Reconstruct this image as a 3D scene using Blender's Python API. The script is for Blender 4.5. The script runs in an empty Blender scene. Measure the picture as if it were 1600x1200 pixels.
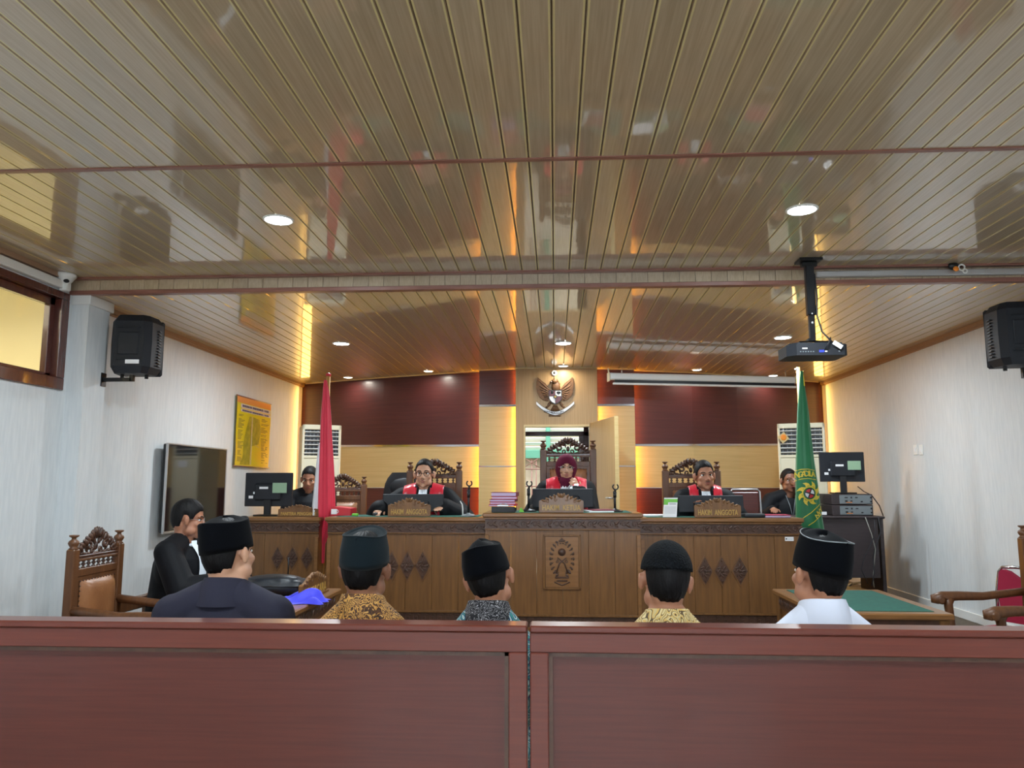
import bpy, bmesh, math, random
from mathutils import Vector, Matrix, Euler
from mathutils.bvhtree import BVHTree
PI = math.pi
random.seed(7)
SC = bpy.context.scene
COL = SC.collection
V = Vector

# ---------------------------------------------------------------- camera
F_PX = 1200.0
PITCH = math.atan(157 / F_PX)
YAW = math.atan(67 / F_PX * math.cos(PITCH))
CAM_Z = 1.5
cd = bpy.data.cameras.new('camera')
cam = bpy.data.objects.new('camera', cd)
COL.objects.link(cam)
cam.location = (0, 0, CAM_Z)
cam.rotation_euler = (PI / 2 + PITCH, 0, YAW)
cd.sensor_fit = 'HORIZONTAL'
cd.sensor_width = 36
cd.lens = 36 * F_PX / 1600
cd.clip_start = 0.05
SC.camera = cam

# ---------------------------------------------------------------- world, exposure, lamps
SC.view_settings.view_transform = 'Standard'
SC.view_settings.look = 'None'
SC.view_settings.exposure = 0.5
SC.view_settings.gamma = 1.0
SC.view_settings.use_curve_mapping = False
w = bpy.data.worlds.new('world')
SC.world = w
w.use_nodes = True
w.node_tree.nodes['Background'].inputs[0].default_value = (0.80, 0.90, 1.0, 1)
w.node_tree.nodes['Background'].inputs[1].default_value = 1.6

Z_FRONT, Z_BACK = 2.98, 2.87         # two ceiling levels
Y_STRIP, Y_RISER = 3.36, 5.25
DAIS = 0.32
LAMPS_FRONT = [(-1.544, 4.09), (1.349, 4.09), (-1.544, 0.9), (1.349, 0.9), (-1.544, -2.2), (1.349, -2.2)]
LAMPS_BACK = [(-2.078, 7.30), (0.091, 7.40), (2.145, 7.22)]
LAMPS_WALL = [(-2.649, 9.66), (-1.526, 9.17), (0.107, 8.85), (1.715, 9.24), (2.769, 9.80)]
P_DOWN, P_WALL = 34.0, 2.6


def lamp(name, kind, loc, power, color, size=0.15, rot=(0, 0, 0), shape='DISK', size_y=None, spread=None):
    ld = bpy.data.lights.new(name, kind)
    ld.energy = power
    ld.color = color
    if kind == 'AREA':
        ld.shape = shape
        ld.size = size
        if size_y: ld.size_y = size_y
        if spread: ld.spread = spread
    o = bpy.data.objects.new(name, ld)
    COL.objects.link(o)
    o.location = loc
    o.rotation_euler = rot
    return o


COOL = (0.84, 0.94, 1.0)
YB_ = -4.0
for i, (x, y) in enumerate(LAMPS_FRONT):
    lamp('downlight_lamp', 'AREA', (x, y, Z_FRONT - 0.02), P_DOWN, COOL)
for x, y in LAMPS_BACK:
    lamp('downlight_lamp', 'AREA', (x, y, Z_BACK - 0.02), P_DOWN * 0.8, COOL)
for x, y in LAMPS_WALL:
    lamp('downlight_lamp', 'AREA', (x, y, Z_BACK - 0.02), P_WALL, (1.0, 0.93, 0.80), size=0.09)
lamp('next_room_lamp', 'AREA', (-5.2, 4.2, 3.1), 80, (1.0, 0.91, 0.68), size=1.6, size_y=3.0, shape='RECTANGLE')
lamp('rear_fill_light', 'AREA', (0.0, YB_ - .3, 1.7), 95, (0.78, 0.90, 1.0), size=4.6, size_y=1.7, rot=(PI / 2, 0, 0), shape='RECTANGLE')  # added cool fill from behind the camera, brightens the faces
lamp('corridor_daylight', 'AREA', (0.0, 11.5, 4.6), 210, (0.9, 0.97, 1.0), size=2.5, size_y=1.5, shape='RECTANGLE')

for _x, _y, _s in ((-3.37, 10.15, -1), (3.53, 10.36, 1)):      # the two corner light strips
    lamp('corner_strip_lamp', 'AREA', (_x, _y, 1.75), 5, (1.0, 0.56, 0.12), size=.16, size_y=2.1, shape='RECTANGLE', rot=V((_s * .45, -.9, 0)).to_track_quat('-Z', 'Y').to_euler())
lamp('corridor_fill', 'AREA', (0.2, 9.7, 3.3), 22, (0.95, 0.97, 1.0), size=1.2, size_y=.4, shape='RECTANGLE')  # added fill, lifts the dark frame and wall behind the doorway

# ---------------------------------------------------------------- pixel -> point
_F = V((-math.sin(YAW) * math.cos(PITCH), math.cos(YAW) * math.cos(PITCH), math.sin(PITCH)))
_R = V((math.cos(YAW), math.sin(YAW), 0))
_U = _R.cross(_F)


def ray(x, y): return _F + _R * ((x - 800) / F_PX) + _U * ((600 - y) / F_PX)
def at(x, y, Y):
    d = ray(x, y); k = Y / d.y
    return V((d.x * k, Y, CAM_Z + d.z * k))
def atx(x, y, X):
    d = ray(x, y); k = X / d.x
    return V((X, d.y * k, CAM_Z + d.z * k))
def atz(x, y, z):
    d = ray(x, y); k = (z - CAM_Z) / d.z
    return V((d.x * k, d.y * k, z))


# ---------------------------------------------------------------- materials
def c(r, g, b):
    f = lambda u: (u / 255 / 12.92) if u / 255 <= 0.04045 else ((u / 255 + 0.055) / 1.055) ** 2.4
    return (f(r), f(g), f(b), 1)


def pm(name, col, rough=0.5, metal=0.0, col2=None, scale=8.0, stretch=(1, 1, 1), bump=0.0, bscale=None,
       coat=0.0, trans=0.0, emit=None, estr=0.0, space='Object', kind='noise', ramp=(0.35, 0.65), sheen=0.0, sub=0.0, spec=None):
    m = bpy.data.materials.new(name)
    m.use_nodes = True
    nt = m.node_tree
    b = nt.nodes['Principled BSDF']
    b.inputs['Base Color'].default_value = col
    b.inputs['Roughness'].default_value = rough
    b.inputs['Metallic'].default_value = metal
    b.inputs['Coat Weight'].default_value = coat
    b.inputs['Coat Roughness'].default_value = 0.06
    b.inputs['Transmission Weight'].default_value = trans
    b.inputs['Sheen Weight'].default_value = sheen
    if spec is not None: b.inputs['Specular IOR Level'].default_value = spec
    if sub:
        b.inputs['Subsurface Weight'].default_value = sub
        b.inputs['Subsurface Radius'].default_value = (0.01, 0.004, 0.002)
    if emit:
        b.inputs['Emission Color'].default_value = emit
        b.inputs['Emission Strength'].default_value = estr
    if col2 or bump:
        tc = nt.nodes.new('ShaderNodeTexCoord')
        mp = nt.nodes.new('ShaderNodeMapping')
        mp.inputs['Scale'].default_value = stretch
        if space == 'World':
            g = nt.nodes.new('ShaderNodeNewGeometry')
            nt.links.new(g.outputs['Position'], mp.inputs[0])
        else:
            nt.links.new(tc.outputs[space], mp.inputs[0])

        def tex(s):
            if kind == 'voronoi':
                n = nt.nodes.new('ShaderNodeTexVoronoi'); n.inputs['Scale'].default_value = s
                nt.links.new(mp.outputs[0], n.inputs['Vector']); return n.outputs['Distance']
            if kind == 'wave':
                n = nt.nodes.new('ShaderNodeTexWave'); n.inputs['Scale'].default_value = s
                n.inputs['Distortion'].default_value = 9; n.inputs['Detail'].default_value = 3
                n.inputs['Detail Scale'].default_value = 1.2
                nt.links.new(mp.outputs[0], n.inputs['Vector']); return n.outputs['Fac']
            n = nt.nodes.new('ShaderNodeTexNoise'); n.inputs['Scale'].default_value = s
            n.inputs['Detail'].default_value = 5
            nt.links.new(mp.outputs[0], n.inputs['Vector']); return n.outputs['Fac']
        if col2:
            rp = nt.nodes.new('ShaderNodeValToRGB')
            rp.color_ramp.elements[0].position = ramp[0]; rp.color_ramp.elements[0].color = col
            rp.color_ramp.elements[1].position = ramp[1]; rp.color_ramp.elements[1].color = col2
            nt.links.new(tex(scale), rp.inputs[0])
            nt.links.new(rp.outputs[0], b.inputs['Base Color'])
        if bump:
            bp = nt.nodes.new('ShaderNodeBump'); bp.inputs['Strength'].default_value = bump
            bp.inputs['Distance'].default_value = 0.01
            nt.links.new(tex(bscale or scale), bp.inputs['Height'])
            nt.links.new(bp.outputs[0], b.inputs['Normal'])
    return m


def batik(name, cols, scale, rough=0.7, wave=False):
    """flat printed cloth pattern: rings and specks in three or four colours"""
    m = bpy.data.materials.new(name); m.use_nodes = True
    nt = m.node_tree; b = nt.nodes['Principled BSDF']; b.inputs['Roughness'].default_value = rough
    tc = nt.nodes.new('ShaderNodeTexCoord')
    v = nt.nodes.new('ShaderNodeTexVoronoi'); v.inputs['Scale'].default_value = scale
    nz = nt.nodes.new('ShaderNodeTexNoise'); nz.inputs['Scale'].default_value = scale * 0.35; nz.inputs['Detail'].default_value = 2
    nt.links.new(tc.outputs['Object'], nz.inputs[0])
    mx = nt.nodes.new('ShaderNodeMix'); mx.data_type = 'VECTOR'; mx.inputs[0].default_value = 0.25 if not wave else 0.5
    nt.links.new(tc.outputs['Object'], mx.inputs[4]); nt.links.new(nz.outputs['Color'], mx.inputs[5])
    nt.links.new(mx.outputs[1], v.inputs['Vector'])
    mu = nt.nodes.new('ShaderNodeMath'); mu.operation = 'MULTIPLY'; mu.inputs[1].default_value = 5.0 if wave else 3.2
    nt.links.new(v.outputs['Distance'], mu.inputs[0])
    fr = nt.nodes.new('ShaderNodeMath'); fr.operation = 'FRACT'
    nt.links.new(mu.outputs[0], fr.inputs[0])
    rp = nt.nodes.new('ShaderNodeValToRGB'); rp.color_ramp.interpolation = 'CONSTANT'
    els = rp.color_ramp.elements
    for i, cc in enumerate(cols):
        p = i / len(cols)
        e = els[i] if i < 2 else els.new(p)
        e.position = p; e.color = cc
    nt.links.new(fr.outputs[0], rp.inputs[0])
    nt.links.new(rp.outputs[0], b.inputs['Base Color'])
    return m


def wood(name, a, b2, rough=0.35, st=(6, 6, 0.6), scale=5.0, coat=0.15, bump=0.05, space='Object'):
    return pm(name, a, rough, col2=b2, scale=scale, stretch=st, bump=bump, bscale=scale * 3, coat=coat, space=space, ramp=(0.3, 0.7))


MT = {}
MT['pvc'] = None
def ceiling_mat(name, a, b2, rough):
    m = pm(name, a, rough, col2=b2, scale=3.0, stretch=(40, 1.1, 8), space='World', ramp=(0.25, 0.75), spec=0.3, coat=1.0)
    nt = m.node_tree; b = nt.nodes['Principled BSDF']; b.inputs['Coat IOR'].default_value = 1.75
    # every plank a touch lighter or darker, and a slow waviness in the glossy face
    oi = nt.nodes.new('ShaderNodeObjectInfo')
    mr = nt.nodes.new('ShaderNodeMapRange'); mr.inputs['To Min'].default_value = 0.92; mr.inputs['To Max'].default_value = 1.07
    nt.links.new(oi.outputs['Random'], mr.inputs[0])
    mul = nt.nodes.new('ShaderNodeMix'); mul.data_type = 'RGBA'; mul.blend_type = 'MULTIPLY'; mul.inputs[0].default_value = 1
    src = b.inputs['Base Color'].links[0].from_socket
    nt.links.new(src, mul.inputs[6]); nt.links.new(mr.outputs[0], mul.inputs[7])
    nt.links.new(mul.outputs[2], b.inputs['Base Color'])
    g = nt.nodes.new('ShaderNodeNewGeometry')
    n = nt.nodes.new('ShaderNodeTexNoise'); n.inputs['Scale'].default_value = 2.2; n.inputs['Detail'].default_value = 3
    nt.links.new(g.outputs['Position'], n.inputs['Vector'])
    bp = nt.nodes.new('ShaderNodeBump'); bp.inputs['Strength'].default_value = 0.22; bp.inputs['Distance'].default_value = 0.01
    nt.links.new(n.outputs['Fac'], bp.inputs['Height'])
    nt.links.new(bp.outputs[0], b.inputs['Normal']); nt.links.new(bp.outputs[0], b.inputs['Coat Normal'])
    b.inputs['Coat Roughness'].default_value = 0.05
    return m


MT['pvc'] = ceiling_mat('ceiling_pvc', c(168, 149, 121), c(190, 170, 143), 0.35)
MT['pvc_edge'] = pm('ceiling_pvc_edge', c(212, 197, 146), 0.2, coat=0.5)
MT['strip'] = pm('brown_strip', c(128, 84, 72), 0.35, col2=c(145, 98, 84), scale=6, stretch=(1, 10, 10))
MT['cornice'] = pm('cornice', c(164, 132, 104), 0.5)
MT['louvre'] = pm('pale_green_paint', c(186, 206, 190), 0.6)
MT['moustache'] = pm('faint_moustache', c(74, 52, 42), 0.8)
MT['wall'] = pm('white_wallpaper', c(218, 221, 222), 0.6, col2=c(209, 213, 215), scale=14, stretch=(3, 3, 0.35), bump=0.10, bscale=26, space='World', spec=0.3)
MT['floor'] = pm('floor_tile', c(150, 140, 125), 0.25, col2=c(165, 155, 140), scale=3, space='World')
MT['dais'] = pm('dais_carpet', c(96, 84, 70), 0.8, col2=c(80, 70, 58), scale=30, space='World')
MT['base'] = pm('baseboard_white', c(225, 225, 222), 0.4)
MT['maroon'] = pm('maroon_laminate', c(84, 41, 40), 0.36, col2=c(72, 34, 35), scale=3, stretch=(0.6, 0.6, 30), space='World', coat=0.08)
MT['maroon_low'] = pm('maroon_laminate_low', c(98, 44, 36), 0.3, col2=c(84, 36, 32), scale=3, stretch=(0.6, 0.6, 30), space='World', coat=0.2)
MT['cream'] = pm('cream_laminate', c(202, 174, 118), 0.38, col2=c(213, 186, 132), scale=3, stretch=(0.6, 0.6, 34), space='World')
MT['oak'] = pm('oak_laminate', c(166, 130, 82), 0.45, col2=c(180, 144, 94), scale=3, stretch=(26, 26, 0.7), space='World')
MT['chrome'] = pm('chrome', c(205, 205, 210), 0.12, 1.0)
MT['rail'] = wood('rail_laminate', c(104, 48, 36), c(91, 41, 32), rough=0.3, st=(0.9, 6, 26), scale=4, bump=0.03, space='World', coat=0.25)
MT['rail_panel'] = wood('rail_panel_laminate', c(90, 40, 32), c(78, 34, 28), rough=0.34, st=(0.9, 6, 26), scale=4, bump=0.03, space='World', coat=0.2)
MT['teak'] = wood('teak', c(128, 88, 48), c(104, 70, 38), rough=0.32, st=(9, 9, 0.7), space='World')
MT['teak_dark'] = wood('teak_dark', c(86, 58, 44), c(66, 44, 34), rough=0.35, st=(5, 5, 5))
MT['teak_rim'] = wood('teak_rim', c(140, 98, 58), c(120, 82, 46), rough=0.3, st=(0.8, 9, 9), space='World')
MT['carved'] = wood('carved_brown', c(84, 52, 34), c(54, 34, 26), rough=0.35, st=(8, 8, 8), coat=0.3)
MT['chairwood'] = wood('chair_wood', c(108, 68, 38), c(84, 52, 30), rough=0.42, st=(9, 9, 0.8), coat=0.05)
MT['leather'] = pm('tan_leather', c(150, 100, 62), 0.38, col2=c(134, 86, 52), scale=9, bump=0.15, bscale=60)
MT['felt'] = pm('green_felt', c(24, 92, 78), 0.85, col2=c(20, 80, 68), scale=40)
MT['black'] = pm('black_plastic', c(16, 18, 23), 0.45)
MT['blackgloss'] = pm('black_gloss', c(14, 15, 18), 0.08, coat=0.5)
MT['blackmetal'] = pm('black_metal', c(20, 22, 26), 0.35, 0.3)
MT['navyplastic'] = pm('navy_black_plastic', c(18, 23, 32), 0.6)
MT['grey'] = pm('grey_metal', c(120, 128, 132), 0.4, 0.2)
MT['silver'] = pm('silver', c(190, 190, 192), 0.3, 0.7)
MT['white'] = pm('white_plastic', c(232, 232, 228), 0.4)
MT['whiteaged'] = pm('ac_white', c(222, 214, 186), 0.45)
MT['paper'] = pm('paper', c(236, 236, 238), 0.8)
MT['greenpaper'] = pm('screen_sticker', c(150, 182, 150), 0.6)
MT['limepaper'] = pm('lime', c(110, 190, 60), 0.5)
MT['gold'] = pm('gold_paint', c(192, 154, 78), 0.5, 0.0)
MT['bronze'] = pm('bronze', c(116, 78, 44), 0.6, 0.0, col2=c(92, 62, 36), scale=40)
MT['redfile'] = pm('red_folder', c(196, 40, 52), 0.5)
MT['maroonfile'] = pm('maroon_folder', c(120, 24, 46), 0.5)
MT['pinkpaper'] = pm('lilac_pages', c(196, 176, 208), 0.8)
MT['window_wood'] = wood('window_wood', c(92, 46, 36), c(76, 38, 32), rough=0.25, st=(8, 8, 0.8), coat=0.4)
MT['green_paint'] = pm('green_paint', c(96, 156, 130), 0.5)
MT['white_paint'] = pm('white_paint', c(226, 224, 212), 0.6)
MT['creamwall'] = pm('cream_wall', c(232, 222, 184), 0.8)
MT['outwall'] = pm('cream_outer_wall', c(222, 208, 182), 0.8)
MT['glass'] = pm('clear_glass', (1, 1, 1, 1), 0.02, trans=1.0)
MT['glass'].node_tree.nodes['Principled BSDF'].inputs['IOR'].default_value = 1.1
MT['lens'] = MT['glass']
MT['lampface'] = pm('lamp_diffuser', (1, 1, 1, 1), 0.5, emit=(0.90, 0.96, 1.0, 1), estr=14)
MT['lampwarm'] = pm('lamp_diffuser_small', (1, 1, 1, 1), 0.5, emit=(1.0, 0.95, 0.86, 1), estr=12)
MT['led'] = pm('amber_led', (1, 0.6, 0.1, 1), 0.5, emit=(1.0, 0.42, 0.015, 1), estr=32)
MT['led_corner'] = pm('amber_led_corner', (1, 0.6, 0.1, 1), 0.5, emit=(1.0, 0.45, 0.04, 1), estr=4)
MT['flagred'] = pm('flag_red', c(218, 40, 68), 0.55, sheen=0.3)
MT['flagwhite'] = pm('flag_white', c(226, 228, 234), 0.6)
MT['flaggreen'] = pm('flag_green', c(26, 124, 76), 0.5, sheen=0.3)
MT['yellow'] = pm('yellow_thread', c(232, 210, 70), 0.5)
MT['polewood'] = pm('pole_wood', c(198, 150, 84), 0.4)
MT['robe'] = pm('black_robe', c(8, 10, 16), 0.7, spec=0.25, bump=0.12, bscale=5)
MT['redsatin'] = pm('red_satin', c(206, 26, 50), 0.32, sheen=0.3, bump=0.25, bscale=9)
MT['jabot'] = pm('white_cloth', c(224, 232, 240), 0.7)
MT['trouser'] = pm('dark_trousers', c(26, 27, 33), 0.8)
MT['shoe'] = pm('shoe_leather', c(18, 16, 16), 0.35)
MT['hair'] = pm('black_hair', c(8, 8, 10), 0.6, spec=0.25, col2=c(17, 15, 16), scale=60, stretch=(1, 1, 0.25), bump=0.4, bscale=90)
MT['skin'] = pm('skin_tan', c(176, 124, 96), 0.5, col2=c(166, 112, 86), scale=12, sub=0.08)
MT['skin_light'] = pm('skin_light', c(206, 158, 128), 0.48, col2=c(196, 146, 118), scale=12, sub=0.08)
MT['skin_brown'] = pm('skin_brown', c(146, 100, 76), 0.5, col2=c(134, 90, 68), scale=12, sub=0.08)
MT['lip'] = pm('lip', c(150, 82, 76), 0.45)
MT['eyewhite'] = pm('eye_white', c(232, 226, 220), 0.3)
MT['iris'] = pm('iris', c(26, 16, 12), 0.15)
MT['velvet'] = pm('black_velvet', c(4, 6, 11), 0.85, sheen=0.03, spec=0.08)
MT['velvetgreen'] = pm('dark_green_velvet', c(22, 32, 37), 0.85, sheen=0.06, spec=0.1)
MT['knit'] = pm('black_knit', c(15, 20, 25), 0.9, spec=0.2, kind='voronoi', col2=c(6, 9, 12), scale=150, bump=0.6, bscale=150)
MT['hijab'] = pm('maroon_hijab', c(92, 22, 48), 0.85, spec=0.2, bump=0.2, bscale=8)
MT['charcoal'] = pm('charcoal_cloth', c(46, 46, 60), 0.85, spec=0.2, bump=0.25, bscale=6)
MT['whiteshirt'] = pm('white_shirt', c(214, 220, 236), 0.75, bump=0.2, bscale=6)
MT['batikgold'] = batik('gold_brown_batik', [c(60, 36, 20), c(188, 132, 56), c(206, 158, 84), c(90, 54, 26)], 34)
MT['batikteal'] = batik('teal_navy_batik', [c(18, 36, 74), c(30, 128, 122), c(22, 70, 110), c(170, 196, 190)], 15, wave=True)
MT['batikcollar'] = batik('black_floral', [c(206, 206, 212), c(16, 16, 26), c(12, 12, 20), c(20, 20, 30), c(14, 14, 24), c(18, 18, 28), c(12, 12, 20), c(16, 16, 26), c(12, 12, 20), c(14, 14, 22)], 40)
MT['batikcream'] = batik('cream_batik', [c(206, 184, 128), c(226, 206, 150), c(90, 70, 46), c(214, 176, 96)], 17, wave=True)
MT['bluecloth'] = pm('blue_cloth', c(48, 52, 214), 0.6, sheen=0.3)
MT['bagblack'] = pm('bag_black', c(20, 26, 34), 0.45, bump=0.2, bscale=20)
MT['redfabric'] = pm('red_fabric', c(156, 20, 58), 0.8)
MT['cable'] = pm('cable', c(28, 28, 34), 0.5)
MT['cablegrey'] = pm('cable_grey', c(150, 150, 140), 0.5)
MT['orange'] = pm('orange_paint', c(236, 138, 40), 0.5)
MT['shieldred'] = pm('shield_dark_red', c(96, 40, 52), 0.45)
MT['blue_port'] = pm('blue_port', c(50, 70, 210), 0.5)


# ---------------------------------------------------------------- mesh builder
_bevcache = {}


class MB:
    def __init__(s): s.v = []; s.f = []; s.m = []; s.s = []; s.X = Matrix.Identity(4)
    def add(s, vs, fs, mi=0, sm=False):
        o = len(s.v)
        s.v += [s.X @ V(p) for p in vs]
        for f in fs:
            s.f.append([o + i for i in f]); s.m.append(mi); s.s.append(sm)
        return s
    def box(s, cx, cy, cz, sx, sy, sz, mi=0, bev=0.0, rot=None):
        bev = min(bev, sx * .45, sy * .45, sz * .45)
        k = (round(sx, 4), round(sy, 4), round(sz, 4), round(bev, 4))
        if k not in _bevcache:
            if bev > 0:
                bm = bmesh.new(); bmesh.ops.create_cube(bm, size=1)
                for q in bm.verts: q.co = V((q.co.x * sx, q.co.y * sy, q.co.z * sz))
                bmesh.ops.bevel(bm, geom=bm.edges[:], offset=bev, segments=1, affect='EDGES')
                bm.verts.index_update()
                _bevcache[k] = ([tuple(q.co) for q in bm.verts], [[q.index for q in f.verts] for f in bm.faces]); bm.free()
            else:
                a, b, d = sx / 2, sy / 2, sz / 2
                _bevcache[k] = ([(-a, -b, -d), (a, -b, -d), (a, b, -d), (-a, b, -d), (-a, -b, d), (a, -b, d), (a, b, d), (-a, b, d)],
                                [[0, 3, 2, 1], [4, 5, 6, 7], [0, 1, 5, 4], [1, 2, 6, 5], [2, 3, 7, 6], [3, 0, 4, 7]])
        vs, fs = _bevcache[k]
        R = rot.to_matrix() if isinstance(rot, Euler) else (rot or Matrix.Identity(3))
        return s.add([R @ V(p) + V((cx, cy, cz)) for p in vs], fs, mi)
    def b2(s, x0, x1, y0, y1, z0, z1, mi=0, bev=0.0):
        return s.box((x0 + x1) / 2, (y0 + y1) / 2, (z0 + z1) / 2, abs(x1 - x0), abs(y1 - y0), abs(z1 - z0), mi, bev)
    def tube(s, path, radii, n=10, mi=0, cap=True, flat=1.0, sm=True):
        path = [V(p) for p in path]
        if not hasattr(radii, '__len__'): radii = [radii] * len(path)
        vs = []; N = len(path)
        up = None
        for i, p in enumerate(path):
            t = (path[min(i + 1, N - 1)] - path[max(i - 1, 0)])
            t = t.normalized() if t.length > 1e-9 else V((0, 0, 1))
            if up is None:
                up = V((0, 0, 1)) if abs(t.z) < 0.9 else V((0, 1, 0))
            a = t.cross(up)
            if a.length < 1e-6: a = t.cross(V((1, 0, 0)))
            a.normalize(); b = a.cross(t).normalized(); up = b
            for k in range(n):
                q = 2 * PI * k / n
                vs.append(p + a * (math.cos(q) * radii[i] * flat) + b * (math.sin(q) * radii[i]))
        fs = [[i * n + k, i * n + (k + 1) % n, (i + 1) * n + (k + 1) % n, (i + 1) * n + k] for i in range(N - 1) for k in range(n)]
        s.add(vs, fs, mi, sm)
        if cap:
            o = len(s.v) - len(vs)
            s.f.append([o + k for k in range(n)][::-1]); s.m.append(mi); s.s.append(False)
            s.f.append([o + (N - 1) * n + k for k in range(n)]); s.m.append(mi); s.s.append(False)
        return s
    def cap(s, p0, p1, r0, r1, n=14):
        """capsule with rounded ends"""
        p0 = V(p0); p1 = V(p1); d = (p1 - p0)
        L = d.length; t = d.normalized() if L > 1e-6 else V((0, 0, 1))
        path = []; rad = []
        for a in (85, 65, 45, 22, 0):
            path.append(p0 - t * (r0 * math.sin(math.radians(a)))); rad.append(r0 * math.cos(math.radians(a)))
        for a in (0, 22, 45, 65, 85):
            path.append(p1 + t * (r1 * math.sin(math.radians(a)))); rad.append(r1 * math.cos(math.radians(a)))
        return s.tube(path, rad, n)
    def lathe(s, prof, n=20, mi=0, ctr=(0, 0, 0), sx=1.0, sy=1.0, sm=True, tilt=None):
        """profile [(r,z)] about z"""
        vs = []
        for r, z in prof:
            for k in range(n):
                q = 2 * PI * k / n
                p = V((r * math.cos(q) * sx, r * math.sin(q) * sy, z))
                if tilt: p = tilt @ p
                vs.append(p + V(ctr))
        N = len(prof)
        fs = [[i * n + k, i * n + (k + 1) % n, (i + 1) * n + (k + 1) % n, (i + 1) * n + k] for i in range(N - 1) for k in range(n)]
        s.add(vs, fs, mi, sm)
        o = len(s.v) - len(vs)
        if prof[0][0] > 1e-4: s.f.append([o + k for k in range(n)][::-1]); s.m.append(mi); s.s.append(False)
        if prof[-1][0] > 1e-4: s.f.append([o + (N - 1) * n + k for k in range(n)]); s.m.append(mi); s.s.append(False)
        return s
    def ell(s, ctr, r, n=16, m=9, mi=0, rot=None):
        prof = [(max(math.sin(PI * i / m), 1e-3), -math.cos(PI * i / m)) for i in range(m + 1)]
        vs = []
        R = rot if rot is not None else Matrix.Identity(3)
        if isinstance(R, Euler): R = R.to_matrix()
        for pr, pz in prof:
            for k in range(n):
                q = 2 * PI * k / n
                vs.append(R @ V((pr * math.cos(q) * r[0], pr * math.sin(q) * r[1], pz * r[2])) + V(ctr))
        fs = [[i * n + k, i * n + (k + 1) % n, (i + 1) * n + (k + 1) % n, (i + 1) * n + k] for i in range(m) for k in range(n)]
        s.add(vs, fs, mi, True)
        o = len(s.v) - len(vs)
        s.f.append([o + k for k in range(n)][::-1]); s.m.append(mi); s.s.append(True)
        s.f.append([o + m * n + k for k in range(n)]); s.m.append(mi); s.s.append(True)
        return s
    def prism(s, poly, y0, y1, mi=0, plane='xz'):
        """polygon extruded along the third axis"""
        def P(a, b, t):
            return {'xz': (a, t, b), 'xy': (a, b, t), 'yz': (t, a, b)}[plane]
        n = len(poly)
        vs = [P(a, b, y0) for a, b in poly] + [P(a, b, y1) for a, b in poly]
        fs = [list(range(n)), [n + i for i in range(n)][::-1]] + [[i, n + i, n + (i + 1) % n, (i + 1) % n] for i in range(n)]
        return s.add(vs, fs, mi)
    def grid(s, fn, nu, nv, mi=0, sm=True, closeu=False):
        vs = [fn(i / nu, j / nv) for j in range(nv + 1) for i in range(nu + (0 if closeu else 1))]
        w_ = nu + (0 if closeu else 1)
        fs = [[j * w_ + i, j * w_ + (i + 1) % w_, (j + 1) * w_ + (i + 1) % w_, (j + 1) * w_ + i] for j in range(nv) for i in range(nu)]
        return s.add(vs, fs, mi, sm)
    def mesh(s, name, mats, fix=True):
        me = bpy.data.meshes.new(name)
        me.from_pydata([tuple(p) for p in s.v], [], s.f)
        for m in (mats if isinstance(mats, (list, tuple)) else [mats]): me.materials.append(MT[m] if isinstance(m, str) else m)
        me.polygons.foreach_set('use_smooth', s.s)
        me.polygons.foreach_set('material_index', s.m)
        if fix:
            bm = bmesh.new(); bm.from_mesh(me)
            bmesh.ops.recalc_face_normals(bm, faces=bm.faces[:])
            bm.to_mesh(me); bm.free()
        me.update()
        return me
    def obj(s, name, mats, parent=None, label=None, fix=True, **kw):
        return link(name, s.mesh(name, mats, fix), parent, label, **kw)


def link(name, me, parent=None, label=None, cat=None, group=None, kind=None, loc=None):
    o = bpy.data.objects.new(name, me); COL.objects.link(o)
    if parent: o.parent = parent
    if label: o['label'] = label
    if cat: o['category'] = cat
    if group: o['group'] = group
    if kind: o['kind'] = kind
    if loc is not None: o.location = loc
    return o


def thing(name, label, cat, loc=(0, 0, 0), rz=0.0, group=None, rot=None):
    o = bpy.data.objects.new(name, None); COL.objects.link(o)
    o.location = loc; o.rotation_euler = rot or (0, 0, rz)
    o.empty_display_size = 0.1
    o['label'] = label; o['category'] = cat
    if group: o['group'] = group
    return o


def copy_tree(o, parent=None):
    n = o.copy(); COL.objects.link(n); n.parent = parent
    for ch in list(o.children): copy_tree(ch, n)
    return n


def text_mb(mb, txt, size, loc, rot=None, depth=0.002, mi=0, align='CENTER', bold=0.0):
    """letters as geometry, in the builder's space, facing -Y"""
    cu = bpy.data.curves.new('txt', 'FONT')
    cu.body = txt; cu.size = size; cu.extrude = depth; cu.align_x = align; cu.align_y = 'CENTER'; cu.offset = bold
    cu.resolution_u = 2
    ob = bpy.data.objects.new('txt', cu); COL.objects.link(ob)
    dg = bpy.context.evaluated_depsgraph_get()
    me = bpy.data.meshes.new_from_object(ob.evaluated_get(dg))
    R = Matrix.Rotation(PI / 2, 3, 'X')
    if rot is not None: R = rot @ R
    mb.add([R @ v.co + V(loc) for v in me.vertices], [list(p.vertices) for p in me.polygons], mi)
    bpy.data.objects.remove(ob); bpy.data.curves.remove(cu); bpy.data.meshes.remove(me)


def remesh(mb, voxel, smooth=4, name='m', smooth_f=0.5):
    me = mb.mesh(name, [], fix=True)
    ob = bpy.data.objects.new(name, me); COL.objects.link(ob)
    r = ob.modifiers.new('r', 'REMESH'); r.mode = 'VOXEL'; r.voxel_size = voxel; r.use_smooth_shade = True
    if smooth:
        sm = ob.modifiers.new('s', 'SMOOTH'); sm.iterations = smooth; sm.factor = smooth_f
    dg = bpy.context.evaluated_depsgraph_get()
    out = bpy.data.meshes.new_from_object(ob.evaluated_get(dg))
    bpy.data.objects.remove(ob); bpy.data.meshes.remove(me)
    out.name = name
    return out


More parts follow.
